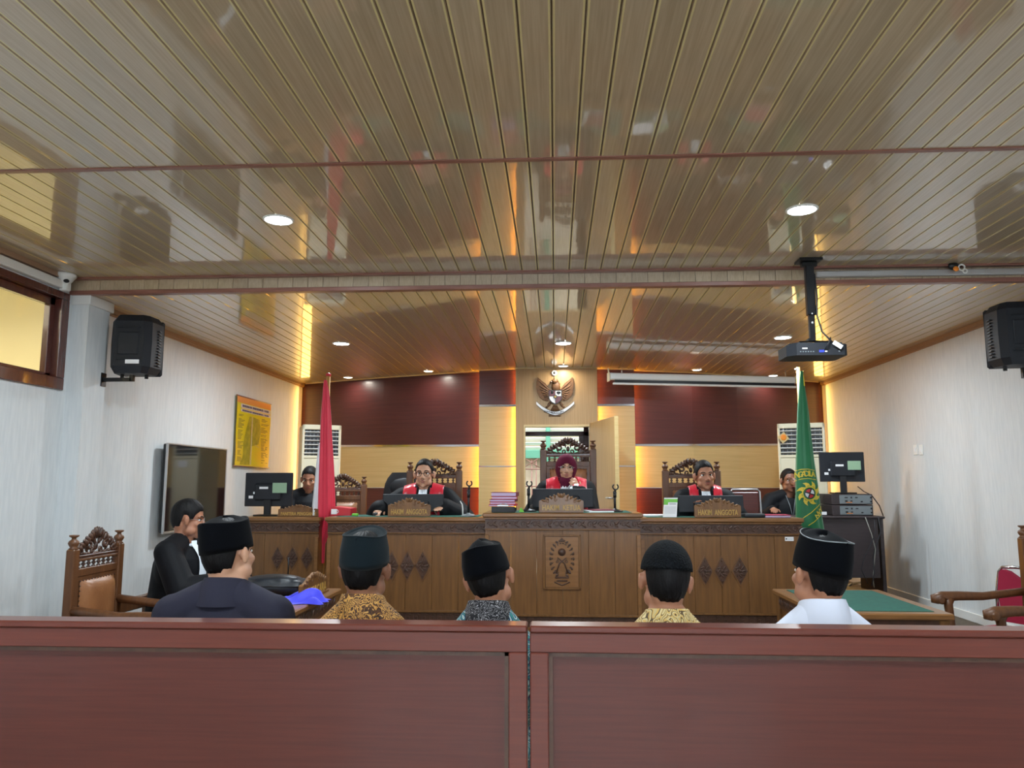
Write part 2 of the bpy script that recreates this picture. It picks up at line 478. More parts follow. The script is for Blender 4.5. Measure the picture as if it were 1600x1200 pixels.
# ================================================================= THE ROOM
XL, XR, YB = -3.5, 3.62, -4.0
ZT = 3.12
def interp(pts, x):
    for (a, b), (a2, b2) in zip(pts, pts[1:]):
        if a <= x <= a2: return b + (b2 - b) * (x - a) / (a2 - a)
    return pts[0][1] if x < pts[0][0] else pts[-1][1]

WL = [(-3.55, 10.33), (-3.39, 10.235), (-2.188, 9.692), (-0.87, 9.19)]
WR = [(0.93, 9.24), (1.69, 9.477), (2.30, 9.764), (3.545, 10.45), (3.7, 10.54)]
CY = 9.0
POLY = [(-3.6, 10.36), (-2.188, 9.692), (-0.9, 9.13), (-0.455, 9.04), (-0.45, CY), (0.50, CY), (0.51, 9.1), (0.954, 9.18), (1.69, 9.477), (2.30, 9.764), (3.7, 10.54)]

m = MB(); m.b2(-3.8, 3.9, YB - .2, 6.0, -0.1, 0.0)
m.obj('floor', 'floor', kind='structure')
m = MB(); m.prism([(-3.62, 6.0), (3.72, 6.0), (3.72, 10.6), (1, 9.9), (-1, 9.9), (-3.62, 10.5)], 0.0, DAIS, plane='xy')
m.obj('floor_dais', 'dais', kind='structure')
m = MB(); m.b2(-1.84, 2.0, 6.66, 8.95, DAIS, 0.50)
m.obj('floor_judges_dais', 'dais', kind='structure')

# --- left wall with its high window
zwb = atx(99, 611, XL).z; zwt = 2.86
WY0, WY1 = 2.3, atx(101, 530, XL).y
m = MB()
m.b2(XL - .12, XL, YB, WY0, 0, ZT)
m.b2(XL - .12, XL, WY0, WY1, 0, zwb)
m.b2(XL - .12, XL, WY0, WY1, zwt, ZT)
m.prism([(XL - .12, WY1), (XL, WY1), (-3.46, 10.36), (-3.46 - .12, 10.36)], 0, ZT, plane='xy')
wl = m.obj('wall_left', 'wall', kind='structure')
# column by the window
pc0, pc1 = atx(140, 470, -3.37), atx(172, 486, -3.37)
m = MB(); m.b2(XL - .01, -3.37, pc0.y, pc1.y, 0, Z_BACK - .01)
m.obj('wall_left_column', 'wall', kind='structure')
m = MB(); m.b2(XL - .01, -3.355, pc0.y - .015, pc1.y + .03, Z_BACK - .075, Z_BACK, bev=.004)
m.obj('trim_1', 'base', kind='structure')
m = MB(); m.b2(XR, XR + .12, YB, 10.6, 0, ZT)
m.obj('wall_right', 'wall', kind='structure')
m = MB(); m.b2(XL - .1, -2.4, YB - .12, YB, 0, ZT); m.b2(2.4, XR + .1, YB - .12, YB, 0, ZT); m.b2(-2.4, 2.4, YB - .12, YB, 0, .8); m.b2(-2.4, 2.4, YB - .12, YB, 2.6, ZT)
m.obj('wall_rear', 'wall', kind='structure')
t = link('window_added_rear', None, kind='structure')  # unseen window, added as an opening for the rear fill light
q = MB()
for x in (-2.4, -1.2, 0, 1.2, 2.34): q.b2(x, x + .06, YB - .09, YB - .02, .86, 2.54)
q.b2(-2.4, 2.4, YB - .1, YB + .01, .8, .86); q.b2(-2.4, 2.4, YB - .1, YB + .01, 2.54, 2.6)
q.obj('window_frame', 'window_wood', t)
for x in (-2.34, -1.14, .06, 1.26):
    q = MB(); q.b2(x, x + 1.14, YB - .06, YB - .054, .86, 2.54); q.obj('window_pane', 'glass', t)
# cornices and baseboards
m = MB(); m.prism([(-3.5, pc1.y), (-3.465, pc1.y), (-3.425, 10.30), (-3.46, 10.30)], Z_BACK - .035, Z_BACK, plane='xy')
m.prism([(-3.5, pc1.y), (-3.48, pc1.y), (-3.44, 10.30), (-3.46, 10.30)], Z_BACK - .05, Z_BACK - .035, plane='xy')
m.obj('trim_2', 'cornice', kind='structure')
m = MB(); m.b2(XR - .035, XR, 5.3, 10.49, Z_BACK - .035, Z_BACK); m.b2(XR - .02, XR, 5.3, 10.49, Z_BACK - .05, Z_BACK - .035)
m.b2(XR - .035, XR, YB, 5.2, Z_FRONT - .035, Z_FRONT)
m.obj('trim_3', 'cornice', kind='structure')
m = MB(); m.b2(XL, XL + .035, YB, 5.2, Z_FRONT - .035, Z_FRONT)
m.obj('trim_4', 'cornice', kind='structure')
m = MB(); m.b2(XR - .018, XR, 6.0, 10.49, DAIS, DAIS + .075, bev=.003); m.b2(XR - .018, XR, YB, 6.0, 0, .08, bev=.003)
m.obj('baseboard_right', 'base', kind='structure')
m = MB(); m.b2(XL, XL + .018, YB, pc0.y, 0, .08, bev=.003)
m.prism([(-3.498, pc1.y), (-3.478, pc1.y), (-3.44, 10.30), (-3.46, 10.30)], DAIS, DAIS + .075, plane='xy')
m.obj('baseboard_left', 'base', kind='structure')

# --- ceiling: backing slab, planks, riser, brown joint strips
PW = 0.1093
m = MB()
m.b2(XL - .1, XR + .1, YB - .1, Y_RISER + .05, Z_FRONT + .016, Z_FRONT + .05)
m.b2(XL - .1, XR + .1, Y_RISER + .014, 10.7, Z_BACK + .016, Z_BACK + .05)
m.b2(XL - .1, XR + .1, Y_RISER + .012, Y_RISER + .05, Z_BACK, Z_FRONT + .02)
ceil = m.obj('ceiling', 'black', kind='structure')


def plank_mesh(L=1.0, nm='ceiling_plank'):
    h = PW / 2
    pr = [(-h + .0003, .010), (-h + .0012, .007), (-h + .0045, 0.0), (-h + .011, 0.0), (h - .011, 0.0), (h - .0045, 0.0), (h - .0012, .007), (h - .0003, .010)]
    q = MB(); n = len(pr)
    vs = [(x, 0, z) for x, z in pr] + [(x, L, z) for x, z in pr]
    for i in range(n - 1):
        q.add([vs[i], vs[i + 1], vs[n + i + 1], vs[n + i]], [[0, 1, 2, 3]], 1 if i in (2, 4) else 0)
    q.add([vs[0], vs[n - 1], vs[2 * n - 1], vs[n]], [[0, 1, 2, 3]], 0)
    q.add(vs[:n], [list(range(n))]); q.add(vs[n:], [list(range(n))[::-1]])
    me = q.mesh(nm, ['pvc', 'pvc_edge'], fix=False)
    return me


pm_ = plank_mesh()
i0, i1 = -32, 33
for y0, y1, z in ((YB, Y_STRIP - .008, Z_FRONT), (Y_STRIP + .008, Y_RISER - .003, Z_FRONT), (Y_RISER + .03, None, Z_BACK)):
    for i in range(i0, i1):
        x = (i + .5) * PW
        ye = y1 if y1 else interp(POLY, x) + .05
        p = link('ceiling_plank', pm_, ceil, loc=(x, y0, z)); p.scale = (1, ye - y0, 1)
rm = MB(); rm.box(0, 0, 0, PW - .002, .008, Z_FRONT - Z_BACK, bev=.0015)
rme = rm.mesh('riser_plank', 'pvc')
for i in range(i0, i1):
    link('riser_plank', rme, ceil, loc=((i + .5) * PW, Y_RISER + .004, (Z_FRONT + Z_BACK) / 2))
for nm, a in (('joint_strip', (Y_STRIP - .017, Y_STRIP + .017, Z_FRONT - .006, Z_FRONT + .012)),
              ('joint_strip', (Y_RISER - .048, Y_RISER + .0, Z_FRONT - .014, Z_FRONT + .01)),
              ('joint_strip', (Y_RISER - .012, Y_RISER + .045, Z_BACK - .008, Z_BACK + .022))):
    m = MB(); m.b2(XL + .001, XR - .001, *a, bev=.003); m.obj(nm, 'strip', ceil)

# --- downlights
def downlight(x, y, z, r, label, group, mat='lampface'):
    t = thing('ceiling_downlight', label, 'ceiling light', (x, y, z), group=group)
    q = MB(); q.lathe([(r + .012, .002), (r + .012, -.004), (r + .004, -.009), (r, -.007), (r, .002)], 28); q.obj('trim_ring', 'white', t)
    q = MB(); q.lathe([(r - .0005, .003), (r - .0005, -.005), (.001, -.0055)], 28); q.obj('diffuser', mat, t)
    return t
nm_f = ['glowing round downlight in the front ceiling, left of the pair', 'glowing round downlight in the front ceiling, right of the pair',
        'round downlight overhead outside the frame, left', 'round downlight overhead outside the frame, right', 'round downlight behind the viewer near the rear wall, left', 'round downlight behind the viewer near the rear wall, right']
for i, (x, y) in enumerate(LAMPS_FRONT):
    downlight(x, y, Z_FRONT, .074, nm_f[i], 'front ceiling downlights' if i < 2 else 'downlights overhead and behind the viewer')
for (x, y), l in zip(LAMPS_BACK, ('at left above the wall air conditioner', 'in the middle above the carved crest chair', 'at right just behind the projector')):
    downlight(x, y, Z_BACK, .074, 'round white downlight in the rear ceiling, ' + l, 'rear ceiling downlights')
for (x, y), l in zip(LAMPS_WALL, ('leftmost of the five, near the red flag tip', 'second from left, above the left maroon panel', 'middle one above the eagle emblem', 'fourth from left, above the projection screen', 'rightmost of the five, near the green flag tip')):
    downlight(x, y, Z_BACK, .052, 'small warm downlight along the back wall, ' + l, 'small downlights along the back wall', 'lampwarm')

# --- high window in the left wall and the room beyond it
t = link('window_1', None, kind='structure')
q = MB(); fw = .085
q.b2(XL - .10, XL + .02, WY0, WY1, zwb, zwb + fw, bev=.004); q.b2(XL - .10, XL + .02, WY0, WY1, zwt - fw * .6, zwt, bev=.004)
q.b2(XL - .10, XL + .02, WY1 - fw, WY1, zwb + fw, zwt - fw * .6, bev=.004); q.b2(XL - .10, XL + .02, WY0, WY0 + fw, zwb + fw, zwt - fw * .6, bev=.004)
q.b2(XL - .10, XL + .02, 3.8, 3.8 + fw, zwb + fw, zwt - fw * .6, bev=.004)
q.obj('window_frame', 'window_wood', t)
for a, b in ((WY0 + fw, 3.8), (3.8 + fw, WY1 - fw)):
    q = MB(); e = .055
    q.b2(XL - .075, XL - .03, a, b, zwb + fw, zwb + fw + e * .5, bev=.003); q.b2(XL - .075, XL - .03, a, b, zwt - fw * .6 - e, zwt - fw * .6, bev=.003)
    q.b2(XL - .075, XL - .03, b - e, b, zwb + fw, zwt - fw * .6, bev=.003); q.b2(XL - .075, XL - .03, a, a + e, zwb + fw, zwt - fw * .6, bev=.003)
    q.obj('window_sash', 'window_wood', t)
    q = MB(); q.b2(XL - .056, XL - .050, a + e * .6, b - e * .6, zwb + fw + .01, zwt - fw * .6 - .01); q.obj('window_pane', 'glass', t)
q = MB(); q.b2(-8.4, -3.63, 1.2, 9.6, 3.45, 3.55); q.b2(-8.4, -8.3, 1.2, 9.6, 0, 3.45); q.b2(-8.4, -3.63, 9.5, 9.6, 0, 3.45)
q.b2(-8.4, -3.63, 1.1, 1.2, 0, 3.45); q.b2(-8.4, -3.63, 1.2, 9.6, -.1, 0)
q.obj('wall_next_room', 'creamwall', kind='structure')
q = MB(); q.b2(-5.6, -3.63, 6.9, 7.2, 0, 3.45); q.b2(-8.3, -3.63, 8.2, 8.45, 3.05, 3.45); q.b2(-8.3, -5.6, 6.95, 7.15, 3.1, 3.45); q.b2(-8.3, -5.6, 6.99, 7.11, 2.62, 2.68)
q.obj('wall_next_room_pilaster', 'creamwall', kind='structure')
q = thing('tube_lamp', 'white tube lamp fitting seen through the high window', 'ceiling light', (-5.0, 5.9, 3.30))
r_ = MB(); r_.box(0, 0, .11, .09, 1.2, .08, bev=.01); r_.obj('housing', 'white', q)
r_ = MB(); r_.tube([(0, -.56, .045), (0, .56, .045)], .018, 12); r_.obj('lamp_tube', 'lampwarm', q)
# trunking above the window
q = MB(); q.b2(XL, XL + .045, 1.0, pc0.y - .12, 2.872, 2.93, bev=.004)
q.obj('cable_trunking', 'white', label='white plastic cable trunking running above the high window', cat='trunking')

# --- rear wall structure behind the panels, with a doorway
dx0, dx1 = at(819, 700, CY).x, at(921, 700, CY).x
dzt = at(870, 664, CY).z
q = MB()
def wseg(q, a, b, z0, z1, th=.1, mi=0):
    q.prism([a, b, (b[0], b[1] + th), (a[0], a[1] + th)], z0, z1, plane='xy', mi=mi)
off = .045
pl = [(x, y + off) for x, y in WL]
for a, b in zip(pl, pl[1:]): wseg(q, a, b, 0, ZT)
wseg(q, pl[-1], (-.42, 9.12), 0, ZT)
pr = [(x, y + off) for x, y in WR]
wseg(q, (.47, 9.13), pr[0], 0, ZT)
for a, b in zip(pr, pr[1:]): wseg(q, a, b, 0, ZT)
wseg(q, (-.42, 9.06), (dx0, 9.06), 0, ZT); wseg(q, (dx1, 9.06), (.47, 9.06), 0, ZT); wseg(q, (dx0, 9.06), (dx1, 9.06), dzt, ZT)
wb = q.obj('wall_back', 'maroon_low', kind='structure')


def panel(name, mat, pts, z0, z1, th=.035, front=0.0):
    """wall panel following plan points, its lower and upper edge given per point"""
    q = MB(); n = len(pts)
    z0 = z0 if hasattr(z0, '__len__') else [z0] * n
    z1 = z1 if hasattr(z1, '__len__') else [z1] * n
    vs = []
    for (x, y), a, b in zip(pts, z0, z1):
        y -= front
        vs += [(x, y, a), (x, y, b), (x, y + th, a), (x, y + th, b)]
    fs = []
    for i in range(n - 1):
        k, l = 4 * i, 4 * i + 4
        fs += [[k, l, l + 1, k + 1], [k + 2, k + 3, l + 3, l + 2], [k, k + 2, l + 2, l], [k + 1, l + 1, l + 3, k + 3]]
    fs += [[0, 1, 3, 2], [4 * n - 4, 4 * n - 2, 4 * n - 1, 4 * n - 3]]
    q.add(vs, fs)
    return q.obj(name, mat, wb)


def zpix(ypx, Y): return CAM_Z + at(867, ypx, Y).z - CAM_Z
for pts in (WL[1:], WR[:-1]):
    ys = [p[1] for p in pts]
    zc = [CAM_Z + 60.5 * y / 1200 for y in ys]; zl = [CAM_Z - 5 * y / 1200 for y in ys]
    panel('maroon_panel', 'maroon', pts, [z + .012 for z in zc], Z_BACK + .012)
    panel('chrome_strip', 'chrome', pts, [z - .012 for z in zc], [z + .012 for z in zc], front=.006)
    panel('cream_panel', 'cream', pts, [z + .004 for z in zl], [z - .012 for z in zc])
    panel('maroon_panel', 'maroon_low', pts, 0.0, [z - .004 for z in zl])
    panel('chrome_strip', 'chrome', pts, [z - .004 for z in zl], [z + .004 for z in zl], front=.004)
for pts in ([(-.900, 9.125), (-.430, 9.045)], [(.485, 9.075), (.954, 9.165)]):
    zc = [CAM_Z + 123.0 * y / 1200 for _, y in pts]; zt = [CAM_Z + 28.0 * y / 1200 for _, y in pts]
    panel('maroon_panel', 'maroon', pts, [z + .012 for z in zc], Z_BACK + .012)
    panel('chrome_strip', 'chrome', pts, [z - .012 for z in zc], [z + .012 for z in zc], front=.006)
    panel('cream_panel', 'cream', pts, [z + .006 for z in zt], [z - .012 for z in zc])
    panel('chrome_strip', 'chrome', pts, [z - .006 for z in zt], [z + .006 for z in zt], front=.004)
    panel('cream_panel', 'cream', pts, 0.0, [z - .006 for z in zt])
panel('oak_panel', 'oak', [(-.455, CY), (dx0, CY)], 0, Z_BACK + .012, th=.06)
panel('oak_panel', 'oak', [(dx1, CY), (.505, CY)], 0, Z_BACK + .012, th=.06)
panel('oak_panel', 'oak', [(dx0, CY), (dx1, CY)], dzt, Z_BACK + .012, th=.06)
q = MB(); q.b2(-3.42, -.9, 0, .01, 0, .018); q = None
# thin pale moulding where wall and ceiling meet
for pts in (WL[1:], [(-.9, 9.125), (-.455, 9.045)], [(-.455, CY), (.505, CY)], [(.505, 9.08), (.954, 9.165)], WR[:-1]):
    panel('ceiling_moulding', 'cream', pts, Z_BACK - .012, Z_BACK + .006, th=.02, front=.014)
# amber LED strips hidden at the panel edges
for x, y, s, l in ((-.900, 9.150, -1, 'outer left seam, beside the wide left maroon panel'), (-.455, 9.026, -1, 'inner left seam, beside the eagle emblem'),
                   (.505, 9.03, 1, 'inner right seam, beside the open door'), (.954, 9.19, 1, 'outer right seam, beside the wide right maroon panel'),
                   (-3.39, 10.262, -1, 'far left corner, washing the left wall'), (3.545, 10.478, 1, 'far right corner, washing the right wall')):
    q = MB(); q.b2(0, .006 * s, -.012, .012, 0, Z_BACK - .55)
    o = q.obj('led_strip', 'led_corner' if abs(x) > 2 else 'led', label='amber light strip, ' + l, cat='light strip', group='amber light strips of the back wall')
    o.location = (x - s * .0055, y, .52)

# --- doorway: open leaf, frame
d = link('door_1', None, kind='structure')
hx, hy = dx1 + .01, CY - .01
fx, fy = at(960, 652, 8.08).x, 8.08
ang = math.atan2(fy - hy, fx - hx); Ld = math.hypot(fx - hx, fy - hy)
d.location = (hx, hy, 0); d.rotation_euler = (0, 0, ang)
ztop = at(960, 650, 8.08).z
q = MB(); q.b2(.0, Ld, 0, .038, DAIS + .01, ztop, bev=.003); q.obj('door_leaf', 'oak', d)
q = MB(); q.b2(Ld, Ld + .006, -.002, .04, DAIS + .01, ztop); q.obj('door_edge', 'cream', d)
q = MB(); q.tube([(Ld - .07, 0, 1.36), (Ld - .07, -.05, 1.36), (Ld - .18, -.05, 1.36)], .009, 8); q.lathe([(.026, 0), (.026, .008)], 16, ctr=(0, 0, 0), tilt=None) if False else None
q.obj('door_handle', 'silver', d)
q = MB(); q.b2(dx0 - .004, dx1, CY - .008, CY + .11, dzt - .02, dzt + .004); q.b2(dx0 - .004, dx0 + .012, CY - .008, CY + .11, DAIS, dzt - .02)
q.obj('trim_5', 'cream', kind='structure')

# --- what the doorway shows: maroon framed opening, louvred house front painted green and white
q = MB(); q.b2(-2, 2.2, 9.16, 13.6, .0, DAIS - .005); q.obj('floor_corridor', 'floor', kind='structure')
Y1 = 10.2
t = link('window_2', None, kind='structure')
a = at(912, 674, Y1); b = at(921, 681, Y1)
q = MB(); q.b2(-1.1, b.x + .02, Y1, Y1 + .07, b.z, a.z, bev=.004); q.b2(a.x, b.x + .02, Y1, Y1 + .07, DAIS, a.z + .35, bev=.004); q.obj('window_frame', 'window_wood', t)
c1 = at(908, 685, Y1 + .02)
q = MB(); q.b2(c1.x - .03, a.x, Y1 + .015, Y1 + .05, DAIS, b.z, bev=.003); q.obj('window_sash', 'window_wood', t)
q = MB(); q.b2(-1.6, a.x + .05, Y1 + .0, Y1 + .08, a.z + .33, a.z + .45); q.b2(b.x + .02, 1.7, Y1, Y1 + .1, 0, ZT); q.b2(-1.7, -1.0, Y1, Y1 + .1, 0, ZT)
q.obj('wall_corridor', 'outwall', kind='structure')
Y2 = 12.6
hs = thing('house_front', 'cream house front with green posts and white louvres seen through the open doorway', 'building', (0, Y2, 0))
q = MB(); q.b2(-2.6, 2.6, .05, .2, 0, 4.0); q.obj('wall', 'outwall', hs)
p0, p1 = at(853, 700, Y2), at(860, 700, Y2)
q = MB(); q.b2(p0.x, p1.x, -.06, .04, 0, 4.0, bev=.005); q.obj('green_post', 'green_paint', hs)
z0, z1 = at(860, 716, Y2).z, at(860, 703, Y2).z
q = MB(); q.b2(-2.5, 2.5, -.03, .045, z0, z1, bev=.004); q.obj('green_beam', 'green_paint', hs)
for k, yp in enumerate((700, 693, 686, 679, 672, 665, 658)):
    z = at(860, yp, Y2).z
    q = MB(); q.box(0, .01, z, 5.0, .02, .045, rot=Euler((.5, 0, 0))); q.obj('louvre', 'white_paint' if k % 2 == 0 else 'louvre', hs)
q = MB()
for xx in (820, 831, 838, 847):
    X = at(xx, 750, Y2).x; q.tube([(X, -.01, 0.2), (X, -.01, z0)], .009, 6)
for yp in (733, 760): Z = at(860, yp, Y2).z; q.tube([(-1.5, -.015, Z), (1.5, -.015, Z)], .009, 6)
X0, X1 = at(815, 750, Y2).x, at(847, 750, Y2).x
Za, Zb = at(860, 733, Y2).z, at(860, 713, Y2).z
q.tube([(X0, -.02, Za), (X1, -.02, Zb)], .007, 6); q.tube([(X0, -.02, Zb), (X1, -.02, Za)], .007, 6)
q.obj('window_grille', 'strip', hs)

# ================================================================= RAIL IN FRONT
def rail(x0, x1, y, rz, label, lean_left):
    t = thing('partition_rail', label, 'partition', (x0, y, 0), rz)
    L = x1 - x0; zt = 1.087
    q = MB(); q.b2(0, L, 0, .085, zt - .02, zt, bev=.004); q.obj('cap', 'rail', t)
    q = MB(); q.b2(0, L, .008, .075, zt - .078, zt - .02, bev=.003); q.obj('top_rail', 'rail', t)
    q = MB(); q.b2(0, L, .008, .075, 0, .09, bev=.003); q.obj('bottom_rail', 'rail', t)
    for a in (0, L - .055):
        q = MB(); q.b2(a, a + .055, .008, .075, .09, zt - .078, bev=.003); q.obj('stile', 'rail', t)
    q = MB(); q.b2(.055, L - .055, .030, .055, .09, zt - .078); q.obj('panel', 'rail_panel', t)
    q = MB(); e = .012
    q.b2(.055, L - .055, .016, .030, zt - .078 - e, zt - .078); q.b2(.055, L - .055, .016, .030, .09, .09 + e)
    q.b2(.055, .055 + e, .016, .030, .09, zt - .078); q.b2(L - .055 - e, L - .055, .016, .030, .09, zt - .078)
    q.obj('bead', 'teak_dark', t)
    return t
ya = 2.335
sx = at(825.5, 970, ya).x
rail(-3.48, sx - .004, ya, 0, 'maroon wood-grain partition, left half, in the foreground', True)
rail(sx + .004, 3.58, ya, -.0035, 'maroon wood-grain partition, right half, in the foreground', False)


# ================================================================= CARVED FURNITURE
def scroll(q, cx, cz, r, a0, turns, y, rad, sgn=1, n=16):
    pts = []; rr = []
    for i in range(n + 1):
        t = i / n; a = a0 + sgn * turns * 2 * PI * t; R = r * (1 - .78 * t)
        pts.append((cx + R * math.cos(a), y, cz + R * math.sin(a))); rr.append(rad * (1 - .35 * t))
    q.tube(pts, rr, 6)


def leaf(q, x, z, y, L, W, ang, T=.008):
    q.ell((x, y, z), (W, T, L), n=8, m=5, rot=Matrix.Rotation(ang, 3, 'Y'))


def crest(W, H, dark='carved'):
    """pierced, carved chair crest: scrolls, leaves and a shell; symmetric about x = 0, standing on z = 0"""
    q = MB()
    q.box(0, 0, .010, W, .03, .022, bev=.004)
    for s in (-1, 1):
        scroll(q, s * W * .19, H * .44, H * .21, PI / 2 + s * .6, 1.2, 0, H * .075, -s)
        scroll(q, s * W * .385, H * .26, H * .16, PI / 2, 1.1, 0, H * .062, -s)
        scroll(q, s * W * .085, H * .22, H * .13, -PI / 2, 1.0, -.004, H * .055, s)
        for k in range(8):
            t = k / 7
            x = s * W * (.47 - .41 * t); z = H * (.20 + .62 * t ** .8)
            leaf(q, x, z, .003 * (k % 2), H * .17, H * .095, s * (1.25 - .9 * t), .013)
        for x, z, L, w_, a in ((.12, .64, .17, .075, .5), (.30, .15, .16, .07, 1.3), (.29, .46, .15, .065, 1.0), (.20, .14, .13, .06, 1.4), (.06, .55, .14, .05, .1), (.24, .30, .12, .05, .3)):
            leaf(q, s * W * x, H * z, -.005, H * L, H * w_, s * a, .012)
    for k in range(-3, 4):
        leaf(q, W * .036 * k, H * (.86 - .018 * k * k), -.006, H * .17, H * .052, k * .28, .013)
    q.ell((0, -.012, H * .68), (W * .05, .014, H * .09), n=8, m=6)
    q.ell((0, -.01, H * .36), (W * .042, .012, H * .15), n=8, m=6)
    q.ell((0, -.01, H * .12), (W * .20, .012, H * .06), n=10, m=6)
    return q


def carved_chair(label, loc, rz, W=.58, H=1.22, group=None, arm_z=.74, seat=.45, pad=True, arms=True, base=0.0):
    t = thing('carved_armchair', label, 'chair', loc, rz, group)
    pw = .062; xb = W / 2 - pw / 2; yb = -.27
    for s in (-1, 1):
        q = MB(); q.box(s * xb, yb, (H - .085) / 2, pw, .05, H - .085, bev=.006); p = q.obj('back_post', 'chairwood', t)
        q = MB(); q.lathe([(.022, 0), (.028, .006), (.018, .014), (.026, .026), (.031, .038), (.026, .050), (.013, .060), (.012, .068), (.026, .076), (.027, .084), (.012, .085)], 16, ctr=(s * xb, yb, H - .088))
        q.obj('finial', 'chairwood', p)
    ch = crest(W - 2 * pw + .01, .175); ch.v = [v + V((0, yb, H - .145)) for v in ch.v]
    ch.obj('crest', 'carved', t)
    wi = W - 2 * pw
    q = MB(); q.box(0, yb, H - .150, wi, .034, .016, bev=.003); q.box(0, yb, H - .222, wi, .034, .045, bev=.003); q.obj('top_rail', 'chairwood', t)
    bp = MB(); bp.lathe([(.008, 0), (.013, .008), (.006, .016), (.006, .018), (.015, .028), (.006, .038), (.013, .048), (.008, .056)], 8, ctr=(0, 0, 0))
    bme = bp.mesh('baluster', 'carved')
    nb = 8
    for k in range(nb): link('baluster', bme, t, loc=((k + .5 - nb / 2) * wi / nb, yb, H - .205))
    q = MB(); q.box(0, yb, seat + .12, wi, .034, .10, bev=.003); q.box(0, yb + .004, (H - .24 + seat + .17) / 2, wi, .018, H - .24 - seat - .17); q.obj('back_panel', 'chairwood', t)
    if pad:
        zc = (seat + .16 + H - .27) / 2; zh = (H - .27 - seat - .16) / 2
        q = MB()
        def fn(u, v):
            a = (u - .5) * 2; b = (v - .5) * 2
            d = (1 - a ** 4) * (1 - b ** 4)
            return (a * (wi / 2 - .03), yb + .016 + .045 * d ** .5, zc + b * zh)
        q.grid(fn, 12, 14)
        pd = q.obj('back_cushion', 'leather', t)
        q = MB()
        for k in range(13):
            x = (k / 12 - .5) * (wi - .06); q.ell((x, yb + .019, zc + zh), (.005, .004, .005), n=6, m=4)
            q.ell((-(wi / 2 - .03), yb + .019, zc - zh + 2 * zh * k / 12), (.005, .004, .005), n=6, m=4)
            q.ell(((wi / 2 - .03), yb + .019, zc - zh + 2 * zh * k / 12), (.005, .004, .005), n=6, m=4)
        q.obj('stud_row', 'carved', pd)
    q = MB(); q.box(0, 0, seat - .045, W - .02, .52, .075, bev=.006); q.obj('seat_frame', 'chairwood', t)
    q = MB(); q.grid(lambda u, v: ((u - .5) * (W - .06), (v - .5) * .48, seat - .01 + .05 * ((1 - (2 * u - 1) ** 6) * (1 - (2 * v - 1) ** 6)) ** .5), 12, 12); q.obj('seat_cushion', 'leather', t)
    for s in (-1, 1):
        q = MB(); q.tube([(s * xb, .24, 0), (s * xb, .24, .12), (s * xb, .24, seat - .06)], [.022, .03, .034], 10); q.obj('leg', 'chairwood', t)
        if arms:
            q = MB()
            path = [(s * xb, -.26, arm_z + .03), (s * xb, -.14, arm_z + .015), (s * xb * 1.02, .02, arm_z - .005), (s * xb * 1.04, .18, arm_z - .005), (s * xb * 1.05, .28, arm_z - .012), (s * xb * 1.05, .325, arm_z - .03), (s * xb * 1.05, .33, arm_z - .055)]
            q.tube(path, [.026, .026, .027, .031, .036, .038, .022], 12, flat=1.15)
            for k in (-1, 1): q.lathe([(.001, 0), (.026, .001), (.028, .006), (.014, .009), (.001, .010)], 12, ctr=(s * xb * 1.05 + .034 * k, .30, arm_z - .03), tilt=Matrix.Rotation(k * PI / 2, 3, 'Y'))
            q.obj('armrest', 'chairwood', t)
            q = MB(); q.tube([(s * xb, .24, seat - .06), (s * xb, .235, seat + .08), (s * xb, .25, arm_z - .06), (s * xb * 1.02, .24, arm_z - .02)], [.026, .022, .028, .034], 10); q.obj('arm_post', 'chairwood', t)
    return t


def rhombus(q, cx, cz, hw, hh, y0, y1, mi=0):
    q.prism([(cx - hw, cz), (cx, cz - hh), (cx + hw, cz), (cx, cz + hh)], y0, y1, mi)


